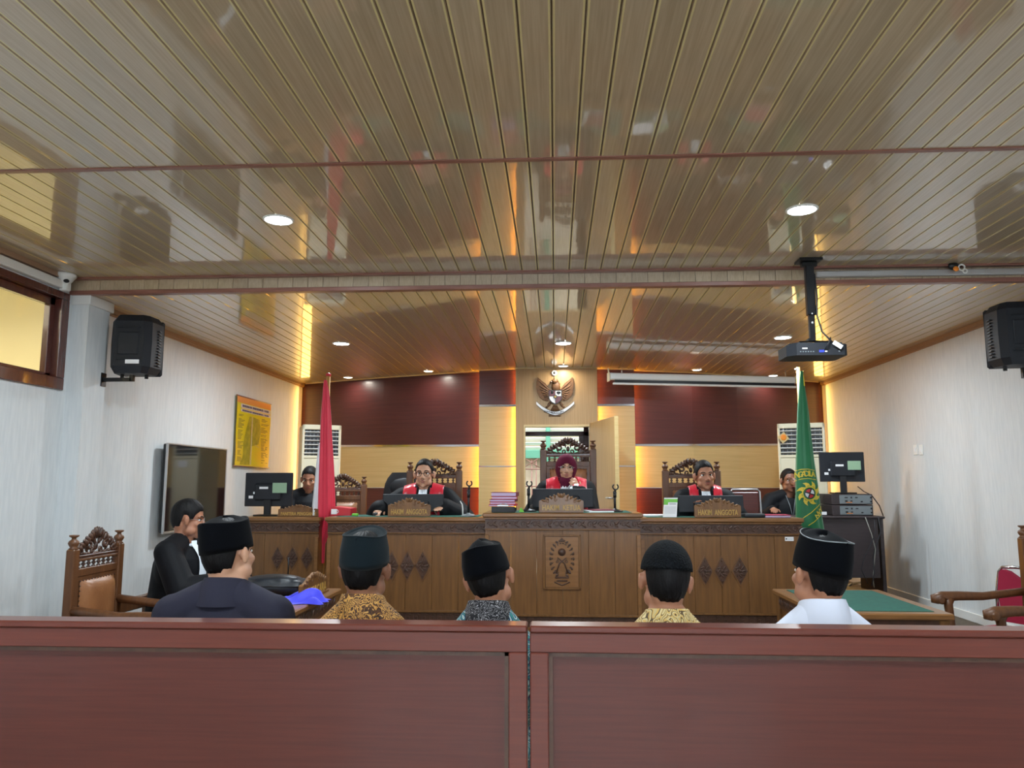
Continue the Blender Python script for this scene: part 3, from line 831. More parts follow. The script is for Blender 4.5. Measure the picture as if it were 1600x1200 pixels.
def desk(xl, xr, yf, ztop, zb, depth, label, diamonds=(), emblem=None, posts=True, felt=True, group=None, name='judges_desk', endcap=None):
    xc = (xl + xr) / 2; W = xr - xl; H = ztop - zb
    t = thing(name, label, 'desk', (xc, yf, zb), group=group)
    w2 = W / 2
    q = MB(); q.b2(-w2 - .02, w2 + .02, -.045, depth, H - .034, H, bev=.008); q.obj('desk_top', 'teak_rim', t)
    if felt: q = MB(); q.b2(-w2 + .06, w2 - .06, .03, depth - .05, H, H + .003); q.obj('felt_inlay', 'felt', t)
    q = MB(); q.b2(-w2 - .006, w2 + .006, -.030, .02, H - .050, H - .034, bev=.004); q.b2(-w2, w2, -.022, .02, H - .135, H - .124, bev=.003)
    q.obj('moulding', 'teak', t)
    # carved band
    q = MB(); q.b2(-w2, w2, -.010, .02, H - .124, H - .050)
    n = max(2, int(W / .085)); st = W / n
    for k in range(n):
        x = -w2 + (k + .5) * st; s = 1 if k % 2 else -1
        scroll(q, x, H - .087, .026, 0 if s > 0 else PI, 1.2, -.012, .0055, s, n=10)
        leaf(q, x + st * .42, H - .087 + s * .010, -.012, .026, .010, s * .9, .006)
        leaf(q, x + st * .36, H - .087 - s * .014, -.012, .018, .008, -s * .9, .006)
    q.obj('carved_band', 'teak_dark', t)
    # boards
    nb = max(3, round(W / .21)); bw = W / nb
    for k in range(nb):
        q = MB(); q.b2(-w2 + k * bw + .0008, -w2 + (k + 1) * bw - .0008, -.002, .018, .17, H - .135, bev=.0015); q.obj('front_board', 'teak', t)
    if posts:
        for s in (-1, 1):
            q = MB(); q.box(s * (w2 - .016), -.012, (H + .0) / 2 - .05, .032, .02, H - .24, bev=.003); q.obj('corner_post', 'teak_rim', t)
    for s in (-1, 1):
        q = MB(); q.b2(s * w2 - (.02 if s > 0 else 0), s * w2 + (.02 if s < 0 else 0), .018, depth - .03, 0, H - .034); q.obj('side_panel', 'teak', t)
    # base rail with key-pattern band
    q = MB(); q.b2(-w2, w2, -.02, .02, .155, .172, bev=.003); q.b2(-w2, w2, -.028, .02, 0, .075, bev=.003); q.obj('base_rail', 'teak', t)
    q = MB(); q.b2(-w2, w2, -.008, .02, .075, .155)
    n = int(W / .062); st = W / n
    for k in range(n):
        x = -w2 + k * st + .004
        for a, b, cc, d2 in ((0, .048, .138, .146), (0, .008, .090, .146), (.008, .038, .090, .098), (.030, .038, .098, .126), (.018, .030, .118, .126)):
            q.b2(x + a, x + b, -.014, -.007, cc, d2)
    q.obj('key_pattern_band', 'teak_dark', t)
    for (dx, dz, hw, hh) in diamonds:
        q = MB(); rhombus(q, dx - xc, dz - zb, hw, hh, -.010, -.001, 0); rhombus(q, dx - xc, dz - zb, hw * .86, hh * .86, -.013, -.009, 1)
        for k in range(8):
            a = k * PI / 4; r = .30 * hw
            q.ell((dx - xc + math.sin(a) * r * 1.3, -.013, dz - zb + math.cos(a) * r * 1.8), (hw * .11, .006, hh * .17), n=6, m=5, mi=1, rot=Matrix.Rotation(a * .8, 3, 'Y'))
        q.ell((dx - xc, -.014, dz - zb), (hw * .17, .008, hw * .17), n=8, m=5, mi=1)
        for sx, sz in ((0, .62), (0, -.62), (.6, 0), (-.6, 0)):
            q.ell((dx - xc + sx * hw, -.013, dz - zb + sz * hh), (hw * .12, .005, hh * .10), n=6, m=4, mi=1)
        q.obj('carved_diamond', ['teak', 'teak_dark'], t)
    if emblem:
        ex, ez, ew, eh = emblem; ex -= xc; ez -= zb
        q = MB(); o = .014
        q.b2(ex - ew, ex + ew, -.006, -.001, ez - eh, ez + eh)
        for a in ((ex - ew, ex + ew, ez - eh, ez - eh + o), (ex - ew, ex + ew, ez + eh - o, ez + eh), (ex - ew, ex - ew + o, ez - eh, ez + eh), (ex + ew - o, ex + ew, ez - eh, ez + eh)):
            q.b2(a[0], a[1], -.016, -.005, a[2], a[3], bev=.003)
        e = q.obj('carved_plaque', 'teak', t)
        q = MB(); q.b2(ex - ew + .02, ex + ew - .02, -.010, -.005, ez - eh + .02, ez + eh - .02)
        q.obj('plaque_ground', 'teak_rim', e)
        q = MB(); y = -.012; a_ = ew * .62; b_ = eh * .66
        for k in range(22):
            th = PI * (-.5 + (k + .5) / 22 * 2) ; x = math.cos(th) * a_; z = math.sin(th) * b_ + eh * .12
            if th < -PI * .42 or th > PI * 1.42: continue
            leaf(q, ex + x, ez + z, y, .014, .009, th, .006)
            leaf(q, ex + x * .84, ez + eh * .12 + (z - eh * .12) * .86, y, .009, .005, th + .6, .005)
        q.lathe([(.0, 0), (.028, 0), (.030, .004), (.0, .005)], 18, ctr=(ex, -.010, ez + eh * .36), tilt=Matrix.Rotation(PI / 2, 3, 'X'))
        for s in (-1, 1):
            q.tube([(ex - s * .045, y, ez - eh * .40), (ex - s * .02, y, ez - eh * .05), (ex + s * .035, y, ez + eh * .16)], [.006, .006, .004], 6)
            scroll(q, ex + s * .045, ez - eh * .35, .018, 0, 1.2, y, .004, s)
            scroll(q, ex + s * .038, ez + eh * .02, .014, PI / 2, 1.2, y, .004, s)
        q.box(ex, y, ez - eh * .56, .11, .008, .016, bev=.003); q.box(ex, y, ez - eh * .68, .085, .008, .014, bev=.003)
        q.tube([(ex - .06, y, ez - eh * .72), (ex, y, ez - eh * .84), (ex + .06, y, ez - eh * .72)], .006, 6)
        q.ell((ex, y, ez + eh * .80), (.012, .006, .016), n=8, m=5)
        q.obj('carved_emblem', 'teak_dark', e)
    return t


YC, YS = 6.20, 6.35
DZ = DAIS
cx0, cx1 = at(758, 850, YC).x, at(1001, 850, YC).x
zc_ = at(867, 801.5, YC).z
ep = at(878, 878, YC)
desk(cx0, cx1, YC, zc_, DZ, .62, 'carved wooden central judge desk bearing the plaque and the chief judge name board', emblem=(ep.x, ep.z, .148, .212))
zs_ = at(640, 808, YS).z
def dia(cs, yp, hw, hh, Y):
    return [(at(x, yp, Y).x, at(x, yp, Y).z, hw * Y / 1200, hh * Y / 1200) for x in cs]
desk(at(512, 850, YS).x, cx0 - .014, YS, zs_, DZ, .50, 'carved wooden judge desk with three diamonds, beside the red and white flag', diamonds=dia((612, 636.5, 660.5), 884, 13, 25, YS))
desk(cx1 + .014, at(1252, 850, YS).x, YS, zs_, DZ, .50, 'carved wooden judge desk with three diamonds, beside the green flag', diamonds=dia((1101.5, 1128, 1156), 892, 13, 24, YS))
YK = 6.62
desk(at(372, 850, YK).x, at(498, 850, YK).x, YK, at(440, 808, YK).z, DZ, .60, 'carved wooden clerk desk at the far left behind the men in black caps', diamonds=dia((434, 457, 480), 872, 11, 20, YK), felt=False, name='clerk_desk')
# small label sticker on the right desk
sp = at(1233, 842, YS)
q = MB(); q.b2(-.034, .034, -.003, 0, -.016, .016); q.b2(-.028, -.018, -.0036, -.003, -.006, .006, mi=1); q.b2(-.014, .028, -.0036, -.003, -.002, .0, mi=2)
q.obj('inventory_sticker', ['paper', 'black', 'grey'], label='small white inventory sticker on the right judge desk', cat='sticker', loc=(sp.x, YS - .003, sp.z))

# ---- chairs of the bench
JD = .50
def px_x(x, y, Y): return at(x, y, Y).x
carved_chair('carved high-back chair behind the bespectacled judge on the left', (px_x(679, 750, 7.3), 7.0 + .03, JD), PI, W=.53, H=1.215, arm_z=.64, group='carved chairs of the bench')
carved_chair('tallest carved chair, behind the judge in the maroon headscarf', (px_x(888, 750, 7.3), 7.03, JD), PI, W=.53, H=1.415, arm_z=.64, group='carved chairs of the bench')
carved_chair('carved high-back chair behind the judge with a moustache on the right', (px_x(1080, 750, 7.3), 7.03, JD), PI, W=.54, H=1.215, arm_z=.64, group='carved chairs of the bench')
carved_chair('carved chair behind the red flag, beside the left clerk', (px_x(536, 760, 7.9), 7.72, DAIS), PI + .1, W=.50, H=1.265)
# ---- lawyers' and prosecutors' chairs
carved_chair('empty carved armchair with tan leather back at the far left wall', (-2.50, 4.60, 0), -PI / 2 + .03, W=.55, H=1.215, arm_z=.76)
carved_chair('empty carved armchair at the right picture edge beside the green-topped table', (2.87, 5.13, 0), PI / 2, W=.67, H=1.23, arm_z=.765)

# ---- left table (lawyers) and right table (prosecutors)
def side_table(label, x0, x1, y0, y1, zt, felt, carve_x):
    t = thing('side_table', label, 'table', ((x0 + x1) / 2, (y0 + y1) / 2, 0))
    W, L = x1 - x0, y1 - y0
    q = MB(); q.box(0, 0, zt - .018, W, L, .036, bev=.008); q.obj('table_top', 'teak_rim', t)
    if felt: q = MB(); q.box(0, 0, zt + .0015, W - .16, L - .16, .003); q.obj('felt_inlay', 'felt', t)
    q = MB(); W2, L2 = W - .08, L - .08
    for s in (-1, 1):
        q.box(s * W2 / 2, 0, zt - .08, .022, L2, .09); q.box(0, s * L2 / 2, zt - .08, W2, .022, .09)
    q.obj('apron', 'teak_dark', t)
    q = MB()
    n = 12
    for k in range(n):
        y = -L2 / 2 + (k + .5) * L2 / n
        for s in (-1, 1):
            leaf(q, 0, 0, 0, .001, .001, 0)
            q.ell((s * (W2 / 2 + .012), y, zt - .08), (.006, .026, .016), n=8, m=5, rot=Matrix.Rotation(.7 if k % 2 else -.7, 3, 'X'))
            q.ell((s * (W2 / 2 + .012), y + L2 / n / 2, zt - .08), (.006, .010, .026), n=8, m=5)
    q.obj('carved_band', 'teak_dark', t, kind='stuff')
    for sx in (-1, 1):
        for sy in (-1, 1):
            q = MB(); q.box(sx * (W2 / 2 - .01), sy * (L2 / 2 - .01), (zt - .036) / 2, .06, .06, zt - .036, bev=.006); q.obj('leg', 'teak', t)
    q = MB(); q.box(carve_x * (W2 / 2 - .01), 0, (zt - .12) / 2 + .05, .016, L2 - .08, zt - .22); q.obj('modesty_panel', 'teak', t)
    return t
lt = side_table('wooden lawyers table at left holding the black bag and blue cloth', -2.06, at(534, 922.5, 5.55).x, 4.52, 5.55, .765, False, 1)
zt_r = .755
rb, rf = atz(1378, 921, zt_r), atz(1487, 959, zt_r)
rlb = atz(1217, 925, zt_r)
side_table('prosecutors table at right with green felt top', rlb.x, rf.x + .01, rf.y - .02, rb.y, zt_r, True, -1)

# ---- carved name boards
def nameplate(label, lines, loc, rz, W, H, txt, tilt=0, frac=.30):
    t = thing('name_board', label, 'name board', loc, rz)
    q = MB()
    out = [(-W / 2, 0), (W / 2, 0), (W / 2, H * .60), (W * .46, H * .66), (W * .40, H * .64), (W * .33, H * .70), (W * .26, H * .78), (W * .20, H * .86), (W * .12, H * .90), (W * .05, H * .97), (0, H)]
    out += [(-x, z) for x, z in out[::-1][1:-1] if x > 0 and z > 0]
    q.prism(out, -.014, .014); q.obj('board', 'teak', t)
    q = MB()
    for s in (-1, 1):
        for k in range(5):
            tt = k / 4; leaf(q, s * W * (.40 - .34 * tt), H * (.62 + .30 * tt ** .9), -.012, H * .12, H * .065, s * (1.2 - .9 * tt), .010)
        scroll(q, s * W * .30, H * .60, H * .10, PI / 2, 1.1, -.015, H * .030, -s, n=10)
        scroll(q, s * W * .12, H * .68, H * .11, PI / 2, 1.1, -.015, H * .030, -s, n=10)
    for k in range(-2, 3): leaf(q, W * .025 * k, H * (.90 - .01 * k * k), -.012, H * .12, H * .035, k * .3, .010)
    q.obj('carving', 'teak', t)
    q = MB(); text_mb(q, txt, H * frac * 1.35, (0, -.0155, H * .24), depth=.0022, bold=.0008)
    xs = [v.x for v in q.v]; k = min(1.0, W * .90 / (max(xs) - min(xs))); k2 = W * .86 / (max(xs) - min(xs))
    for v in q.v: v.x *= k2
    q.obj('lettering', 'gold', t, fix=False)
    q = MB(); q.box(0, 0, .006, W * .98, .06, .012, bev=.002); q.obj('foot', 'teak', t)
    return t
def on_desk(x, y, Y, z): p = at(x, y, Y); return (p.x, Y, z)
np1 = on_desk(639.5, 800, YS + .07, zs_ + .003)
nameplate('carved board reading HAKIM ANGGOTA in front of the left judge', 1, np1, 0, .355, .150, 'HAKIM  ANGGOTA')
nameplate('carved board reading HAKIM KETUA on the central desk', 1, on_desk(877, 800, YC + .03, zc_ + .003), 0, .355, .150, 'HAKIM  KETUA')
nameplate('carved board reading HAKIM ANGGOTA in front of the right judge', 1, on_desk(1121, 800, YS + .04, zs_ + .003), 0, .37, .152, 'HAKIM  ANGGOTA')
nameplate('carved board reading PANITERA PENGGANTI on the clerk desk behind the red flag', 1, on_desk(467, 800, YK + .08, at(440, 808, YK).z), 0, .36, .105, 'PANITERA PENGGANTI', frac=.28)
a, b = atz(480, 943, .765), atz(511, 921, .765)
nameplate('carved name board reading PENGACARA turned sideways on the lawyers table', 1, ((a.x + b.x) / 2 - .03, (a.y + b.y) / 2, .765), PI / 2 - .02, .50, .155, 'PENGACARA', frac=.42)

# ---- dark equipment table at right
YT = 7.80
tx0, tx1 = at(1180, 820, YT).x, at(1384, 820, YT).x
tzt = at(1300, 806.5, YT).z
t = thing('equipment_table', 'dark brown equipment table against the right wall carrying the stacked recorders', 'table', ((tx0 + tx1) / 2, YT, DAIS))
MT['darkboard'] = pm('dark_board', c(58, 48, 50), 0.5, col2=c(50, 42, 45), scale=6, stretch=(1, 1, 12))
W = tx1 - tx0; H = tzt - DAIS
q = MB(); q.b2(-W / 2, W / 2, 0, .62, H - .025, H, bev=.008); q.obj('table_top', 'darkboard', t)
q = MB(); q.b2(-W / 2 + .03, W / 2 - .07, .02, .038, .28, H - .025); q.obj('front_panel', 'darkboard', t)
for x in (-W / 2 + .01, W / 2 - .045):
    q = MB(); q.b2(x, x + .035, .03, .60, 0, H - .025, bev=.003); q.obj('side_panel', 'darkboard', t)
q = MB(); q.b2(-W / 2 + .05, W / 2 - .05, .1, .6, .10, .12); q.obj('shelf', 'darkboard', t)


# ================================================================= EQUIPMENT
def monitor_back(label, loc, rz, w=.54, h=.32, tilt=.0, stickers=True, group=None, stand=.12):
    t = thing('monitor', label, 'monitor', loc, rz, group)
    R = Euler((tilt, 0, 0)); z = stand + h / 2
    q = MB(); q.box(0, 0, z, w, .022, h, bev=.005, rot=R); q.box(0, -.022, z - .02, w * .55, .03, h * .5, bev=.010, rot=R); q.obj('housing', 'navyplastic', t)
    q = MB(); q.box(0, .012, z, w - .016, .003, h - .02, rot=R); q.obj('screen', 'blackgloss', t)
    q = MB(); q.box(0, -.02, stand * .6 + .03, .065, .022, stand + .10, bev=.006); q.box(0, 0, .007, .22, .16, .014, bev=.005); q.obj('stand', 'black', t)
    if stickers:
        q = MB(); q.b2(.045, .175, -.0385, -.0375, z - .03, z + .06); q.obj('sticker_green', 'greenpaper', t, label='pale green sticker')
        for a_ in ((-.075, .005, -.0385, -.0375, z + .005, z + .025), (-.14, -.115, -.0125, -.0115, z - .04, z - .02), (-.18, -.14, -.0125, -.0115, z - .08, z - .055)):
            q = MB(); q.b2(*a_); q.obj('sticker', 'paper', t)
    return t
zkd = at(440, 808, YK).z
mp = at(420, 775, 6.86)
monitor_back('black monitor seen from behind on the clerk desk, left of the red flag', (mp.x, 6.86, zkd), 0, w=.435, h=.300, stand=.085)
mp = at(1317, 740, 8.0)
monitor_back('black monitor seen from behind above the stacked recorders at right', (mp.x, 8.02, tzt + .215), 0, w=.445, h=.300, stand=.12)
# three wide monitors of the judges, leaning back
def judge_monitor(label, xa, xb, ytop, Y, zd, yd):
    a, b = at(xa, ytop, Y), at(xb, ytop, Y)
    monitor_back(label, ((a.x + b.x) / 2, Y, zd), 0, w=b.x - a.x, h=a.z - zd - .03, stand=.03, tilt=-.12, stickers=False, group='monitors on the judges desks')
judge_monitor('black monitor in front of the left judge', 598, 693, 772, YS + .30, zs_ + .003, 0)
judge_monitor('black monitor in front of the judge in the headscarf', 832, 927, 763.5, YC + .30, zc_ + .003, 0)
judge_monitor('black monitor in front of the right judge', 1060, 1161, 774, YS + .26, zs_ + .003, 0)

# stacked recorders (racks) on the equipment table
rx0, rx1 = at(1300, 790, YT + .12).x, at(1364, 790, YT + .12).x
for k, lab in enumerate(('lower grey-fronted recorder of the stack on the dark table', 'upper grey-fronted recorder of the stack under the monitor')):
    t = thing('recorder', lab, 'electronics', ((rx0 + rx1) / 2, YT + .12, tzt + .001 + k * .108), group='stacked recorders on the dark table')
    w_ = rx1 - rx0
    q = MB(); q.b2(-w_ / 2, w_ / 2, 0, .38, 0, .104, bev=.004); q.obj('case', 'darkboard', t)
    q = MB(); q.b2(-w_ / 2 + .075, w_ / 2 - .012, -.006, 0, .008, .094, bev=.002); f = q.obj('back_plate', 'grey', t)
    q = MB()
    for x, z, a, b in ((-.10, .07, .03, .01), (-.10, .035, .025, .015), (-.05, .07, .014, .014), (-.05, .035, .02, .01), (.0, .07, .025, .01), (.05, .03, .02, .012), (.14, .07, .016, .018), (.14, .03, .016, .014)):
        q.box(x + .04, -.007, z, a, .004, b)
    q.obj('socket', 'black', f)
    q = MB()
    for x in (-.085, -.07, -.055, -.04): q.lathe([(.005, 0), (.005, .006), (.003, .007)], 8, ctr=(x + .03, -.006, .022), tilt=Matrix.Rotation(PI / 2, 3, 'X'))
    q.obj('plug', 'orange', f)
# small router with aerial and sticker left of the recorders
rp = at(1290, 800, YT + .1)
t = thing('router', 'flat black router with a white sticker beside the recorders', 'electronics', (rp.x - .04, YT + .1, tzt + .001))
q = MB(); q.b2(-.11, .06, 0, .14, 0, .05, bev=.005); q.obj('case', 'black', t)
q = MB(); q.b2(-.03, .05, -.0015, 0, .008, .038); q.obj('sticker', 'paper', t)
q = MB(); q.tube([(0, .05, .05), (0, .05, .17)], .005, 8); q.obj('aerial', 'black', t)
# cables hanging off the dark table
for lab, pts, mt, r in (
    ('black cable looping down the right end of the dark table', [(1372, 806), (1376, 830), (1370, 850), (1364, 870), (1366, 895), (1362, 915)], 'cable', .006),
    ('grey cable hanging in front of the dark table', [(1352, 808), (1362, 835), (1368, 858), (1366, 880), (1364, 905), (1366, 918)], 'cablegrey', .004),
    ('second black cable hanging in front of the dark table', [(1366, 812), (1368, 832), (1360, 852), (1350, 872), (1346, 890), (1356, 912)], 'cable', .005)):
    q = MB(); q.tube([at(x, y, YT - .03 - .01 * i % .03) for i, (x, y) in enumerate(pts)], r, 6)
    q.obj('cable', mt, label=lab, cat='cable')
q = MB(); zf = DAIS + .012
q.tube([atz(1318, 920, zf), atz(1330, 912, zf), atz(1345, 910, zf + .06), atz(1362, 914, zf + .05), atz(1370, 922, zf), atz(1350, 925, zf), atz(1320, 916, zf)], .012, 6)
q.obj('cable', 'cablegrey', label='pale coiled cable on the floor under the dark table', cat='cable')
# cable from the monitor to the recorders
q = MB(); q.tube([at(1340, 760, 8.0), at(1350, 768, 7.98), at(1362, 774, 7.95), at(1374, 790, 7.9), at(1380, 806, 7.9)], .006, 6); q.obj('cable', 'cable', label='black cable drooping from the right monitor over the recorders', cat='cable')

# ---- microphones on the desks
def desk_mic(label, p, H=.22, bend=0):
    t = thing('desk_microphone', label, 'microphone', p)
    q = MB(); q.lathe([(.062, 0), (.062, .008), (.05, .016), (.016, .022), (.012, .03)], 20); q.obj('base', 'grey' if bend else 'black', t)
    q = MB(); q.tube([(0, 0, .02), (0, 0, H * .62)], .010, 8); q.tube([(0, 0, H * .5), (0, 0, H * .66)], .014, 8); q.obj('stem', 'black', t)
    q = MB(); q.box(0, 0, H * .68, .028, .02, .024, bev=.004); q.tube([(0, 0, H * .70), (.006, -.01, H * .80)], .009, 8); q.obj('joint', 'black', t)
    q = MB()
    R = .022
    q.tube([(.006 + R * math.sin(a), -.01, H * .88 - R * math.cos(a)) for a in [-2.6 + 5.2 * k / 14 + 0 for k in range(15)]], .0065, 6)
    q.obj('clip', 'black', t)
    return t
desk_mic('black table microphone stand with grey foot, right end of the left judge desk', on_desk(732, 800, YS + .10, zs_ + .003), .31, 1)
desk_mic('black microphone stand between the red files and the central monitor', on_desk(826, 795, YC + .20, zc_ + .003), .26)
desk_mic('black microphone stand at the right end of the central desk', on_desk(961, 795, YC + .18, zc_ + .003), .23)
# white curved gooseneck lamp/antenna by the left mic
q = MB(); q.tube([(0, 0, 0), (0, 0, .06), (-.006, 0, .10), (-.022, 0, .125)], [.006, .006, .005, .004], 8)
q.obj('white_hook', 'white', label='small white curved holder beside the grey-footed microphone', cat='holder', loc=on_desk(723, 802, YS + .10, zs_ + .003))

# ---- stack of files on a black tray
tp = on_desk(788, 795, YC + .16, zc_ + .003)
t = thing('document_tray', 'black tray and clip under the pile of red files on the central desk', 'tray', tp)
q = MB(); q.b2(-.095, .095, -.13, .13, 0, .006); q.b2(-.095, .095, -.135, -.125, 0, .045, bev=.002); q.b2(-.095, .095, .125, .13, 0, .03); q.obj('tray', 'black', t)
q = MB(); q.b2(-.05, .045, -.140, -.11, .046, .062, bev=.003); q.tube([(-.03, -.12, .062), (0, -.12, .072), (.03, -.12, .062)], .003, 6); q.obj('clip', 'silver', t)
random.seed(3)
z = tp[2] + .047
nm = ['lowest', 'second', 'third', 'fourth', 'topmost']
for k in range(5):
    hgt = (.016, .018, .020, .022, .032)[k]
    o = thing('case_file', 'thick red and lilac case file, %s of the pile of five on the central desk' % nm[k], 'file', (tp[0] + (-.010, -.014, -.006, .0, .004)[k], tp[1] + .03, z), (-.04, .05, -.02, .04, -.02)[k], group='pile of case files on the central desk')
    q = MB(); q.b2(-.105, .105, -.15, .15, 0, .003); q.b2(-.105, .105, -.15, .15, hgt - .003, hgt); q.b2(.101, .105, -.15, .15, .003, hgt - .003); q.obj('cover', 'maroonfile' if k in (4, 2) else 'redfile', o)
    q = MB(); q.b2(-.098, .100, -.146, .145, .003, hgt - .003); q.obj('pages', 'pinkpaper', o)
    z += hgt + .001
q = MB()
q.prism([(-.02, 0), (.02, 0), (.014, .012), (-.002, .034), (-.012, .03)], -.02, .02); q.obj('sticky_pad', 'limepaper', label='small lime green sticky pad beside the pile of files', cat='note pad', loc=on_desk(815, 798, YC + .12, zc_ + .003))
# papers at the right of the central monitor
o = thing('paper_stack', 'stack of white papers right of the central monitor', 'papers', on_desk(935, 798, YC + .2, zc_ + .003), .15)
q = MB(); q.b2(-.10, .10, -.13, .13, 0, .012); q.obj('sheets', 'paper', o)
q = MB(); q.b2(-.07, .11, -.12, .12, .012, .020, bev=.002); q.obj('dark_folder', 'maroonfile', o)
# left judge desk: red files, green pad, mouse
o = thing('file_box', 'bright red ring folder on the left judge desk beside the red flag', 'file', on_desk(537, 802, YS + .30, zs_ + .003), 0)
q = MB(); q.prism([(-.085, 0), (.085, 0), (.085, .06), (-.06, .075), (-.085, .07)], -.10, .10); q.obj('cover', 'redfile', o)
q = MB(); q.b2(-.08, -.03, -.104, -.098, .012, .055); q.tube([(-.03 + .013 * math.cos(a), -.106, .035 + .013 * math.sin(a)) for a in [k * PI / 5 for k in range(11)]], .003, 6); q.obj('spine_label', 'paper', o)
q = MB(); q.b2(-.025, .025, -.02, .02, 0, .022, bev=.006); q.obj('eraser_box', 'limepaper', label='small lime green box on the left judge desk', cat='box', loc=on_desk(555, 803, YS + .12, zs_ + .003))
def mouse(label, loc):
    q = MB(); q.grid(lambda u, v: ((u - .5) * .056 * (1 - .15 * (2 * v - 1) ** 2), (v - .5) * .10, .002 + .028 * (max(0, 1 - (2 * u - 1) ** 4) * max(0, 1 - (2 * v - 1) ** 4)) ** .5), 10, 12)
    q.b2(-.027, .027, -.048, .048, 0, .004); q.b2(-.002, .002, -.035, -.015, .026, .031)
    q.obj('computer_mouse', 'black', label=label, cat='computer mouse', loc=loc)
MOUSE_L = on_desk(588, 803, YS + .22, zs_ + .003)
mouse('black computer mouse under the left judge hand', MOUSE_L)
# right judge desk: desk calendar, papers, tray, pink file
o = thing('desk_calendar', 'standing desk calendar with green header on the right judge desk', 'calendar', on_desk(1046, 800, YS + .10, zs_ + .003), -.12)
q = MB(); h_ = .155; s_ = .045
q.add([(-.055, -s_, 0), (.055, -s_, 0), (.07, 0, h_), (-.04, 0, h_)], [[0, 1, 2, 3]]); q.add([(-.055, -s_ + .002, 0), (.055, -s_ + .002, 0), (.07, .002, h_), (-.04, .002, h_)], [[3, 2, 1, 0]]); q.obj('page', 'paper', o, fix=False)
def cal(x, z): return (x + .015 * z / h_, -s_ + s_ * z / h_ - .0012, z)
q = MB(); q.add([cal(-.055, .118), cal(.055, .118), cal(.055, .145), cal(-.055, .145)], [[0, 1, 2, 3]]); q.add([cal(-.055, .098), cal(-.02, .098), cal(-.02, .118), cal(-.055, .118)], [[0, 1, 2, 3]]); q.obj('header', 'limepaper', o, fix=False)
q = MB()
for k in range(9):
    z_ = .03 + k * .010 if k < 6 else .10 + (k - 6) * .005
    q.add([cal(-.045 if k < 6 else -.01, z_), cal(.045, z_), cal(.045, z_ + .002), cal(-.045 if k < 6 else -.01, z_ + .002)], [[0, 1, 2, 3]])
q.obj('print_line', 'grey', o, fix=False)
q = MB(); q.add([(-.04, 0, h_), (.07, 0, h_), (.085, .10, 0), (-.05, .10, 0)], [[0, 1, 2, 3]]); q.add([(-.04, .002, h_), (.07, .002, h_), (.085, .102, 0), (-.05, .102, 0)], [[3, 2, 1, 0]]); q.obj('back_leg', 'black', o, fix=False)
q = MB(); q.b2(-.12, .11, -.1, .1, 0, .010); q.obj('paper_stack', 'paper', label='white papers under the desk calendar', cat='papers', loc=on_desk(1022, 802, YS + .32, zs_ + .003))
q = MB(); q.b2(-.085, .085, -.07, .07, 0, .030, bev=.008); q.obj('stationery_tray', 'bagblack', label='flat black case right of the right name board', cat='case', loc=on_desk(1176, 803, YS + .06, zs_ + .003))
o = thing('file_folder', 'pale pink folder lying at the right end of the right judge desk', 'file', on_desk(1212, 803, YS + .07, zs_ + .003), -.05)
q = MB(); q.b2(-.10, .10, -.07, .10, 0, .016, bev=.002); q.obj('pages', 'pinkpaper', o)
q = MB(); q.b2(-.105, .10, -.075, .10, .016, .022, bev=.002); q.obj('cover', 'redfabric', o)
# transparent acrylic stand with chrome edge near the right clerk
q = MB(); p0 = at(1192, 765, 7.3); p1 = at(1197, 803, 7.3); pa = at(1145, 763, 7.3)
o = thing('chrome_frame_chair', 'chrome framed chair with maroon back behind the right judge desk', 'chair', (p0.x, 7.42, DAIS))
q = MB(); L_ = p0.x - pa.x; zt_ = p0.z - DAIS
q.tube([(.01, -.05, 0), (.006, -.03, .5), (0, 0, zt_ - .02), (-.02, 0, zt_), (-L_ + .02, 0, zt_), (-L_, 0, zt_ - .02), (-L_ - .006, -.03, .5), (-L_ - .01, -.05, 0)], .010, 8); q.tube([(0, -.03, .45), (.02, -.45, .45), (.02, -.46, 0)], .010, 8); q.tube([(-L_, -.03, .45), (-L_ - .02, -.45, .45), (-L_ - .02, -.46, 0)], .010, 8)
q.obj('frame', 'silver', o)
q = MB(); q.box(-L_ / 2, .004, zt_ - .19, L_ - .02, .03, .34, bev=.01); q.obj('backrest', 'maroon_low', o)
q = MB(); q.box(-L_ / 2, -.25, .46, L_ - .02, .42, .05, bev=.02); q.obj('seat', 'redfabric', o)

# ---- office chair back behind the left judge
op = at(627, 757, 7.75)
o = thing('office_chair', 'black high-back office chair half hidden behind the left judge', 'chair', (op.x + .06, 7.75, DAIS))
q = MB(); q.grid(lambda u, v: (.25 * math.sin((u - .5) * PI) * (1 - .35 * (2 * v - 1) ** 4), .03 - .06 * math.cos((u - .5) * PI), .62 + v * (op.z - DAIS - .50) + 0), 12, 12)
q.ell((0, .01, op.z - DAIS - .03), (.19, .06, .13), n=18, m=10); q.obj('backrest', 'black', o)
q = MB(); q.box(0, -.22, .5, .48, .46, .09, bev=.03); q.obj('seat', 'black', o)
q = MB(); q.tube([(0, -.2, .08), (0, -.2, .46)], .025, 10)
for k in range(5): a = k * 2 * PI / 5; q.tube([(0, -.2, .09), (.27 * math.cos(a), -.2 + .27 * math.sin(a), .05)], [.022, .014], 8); q.ell((.27 * math.cos(a), -.2 + .27 * math.sin(a), .025), (.025, .025, .025), n=10, m=6)
q.obj('swivel_base', 'black', o)

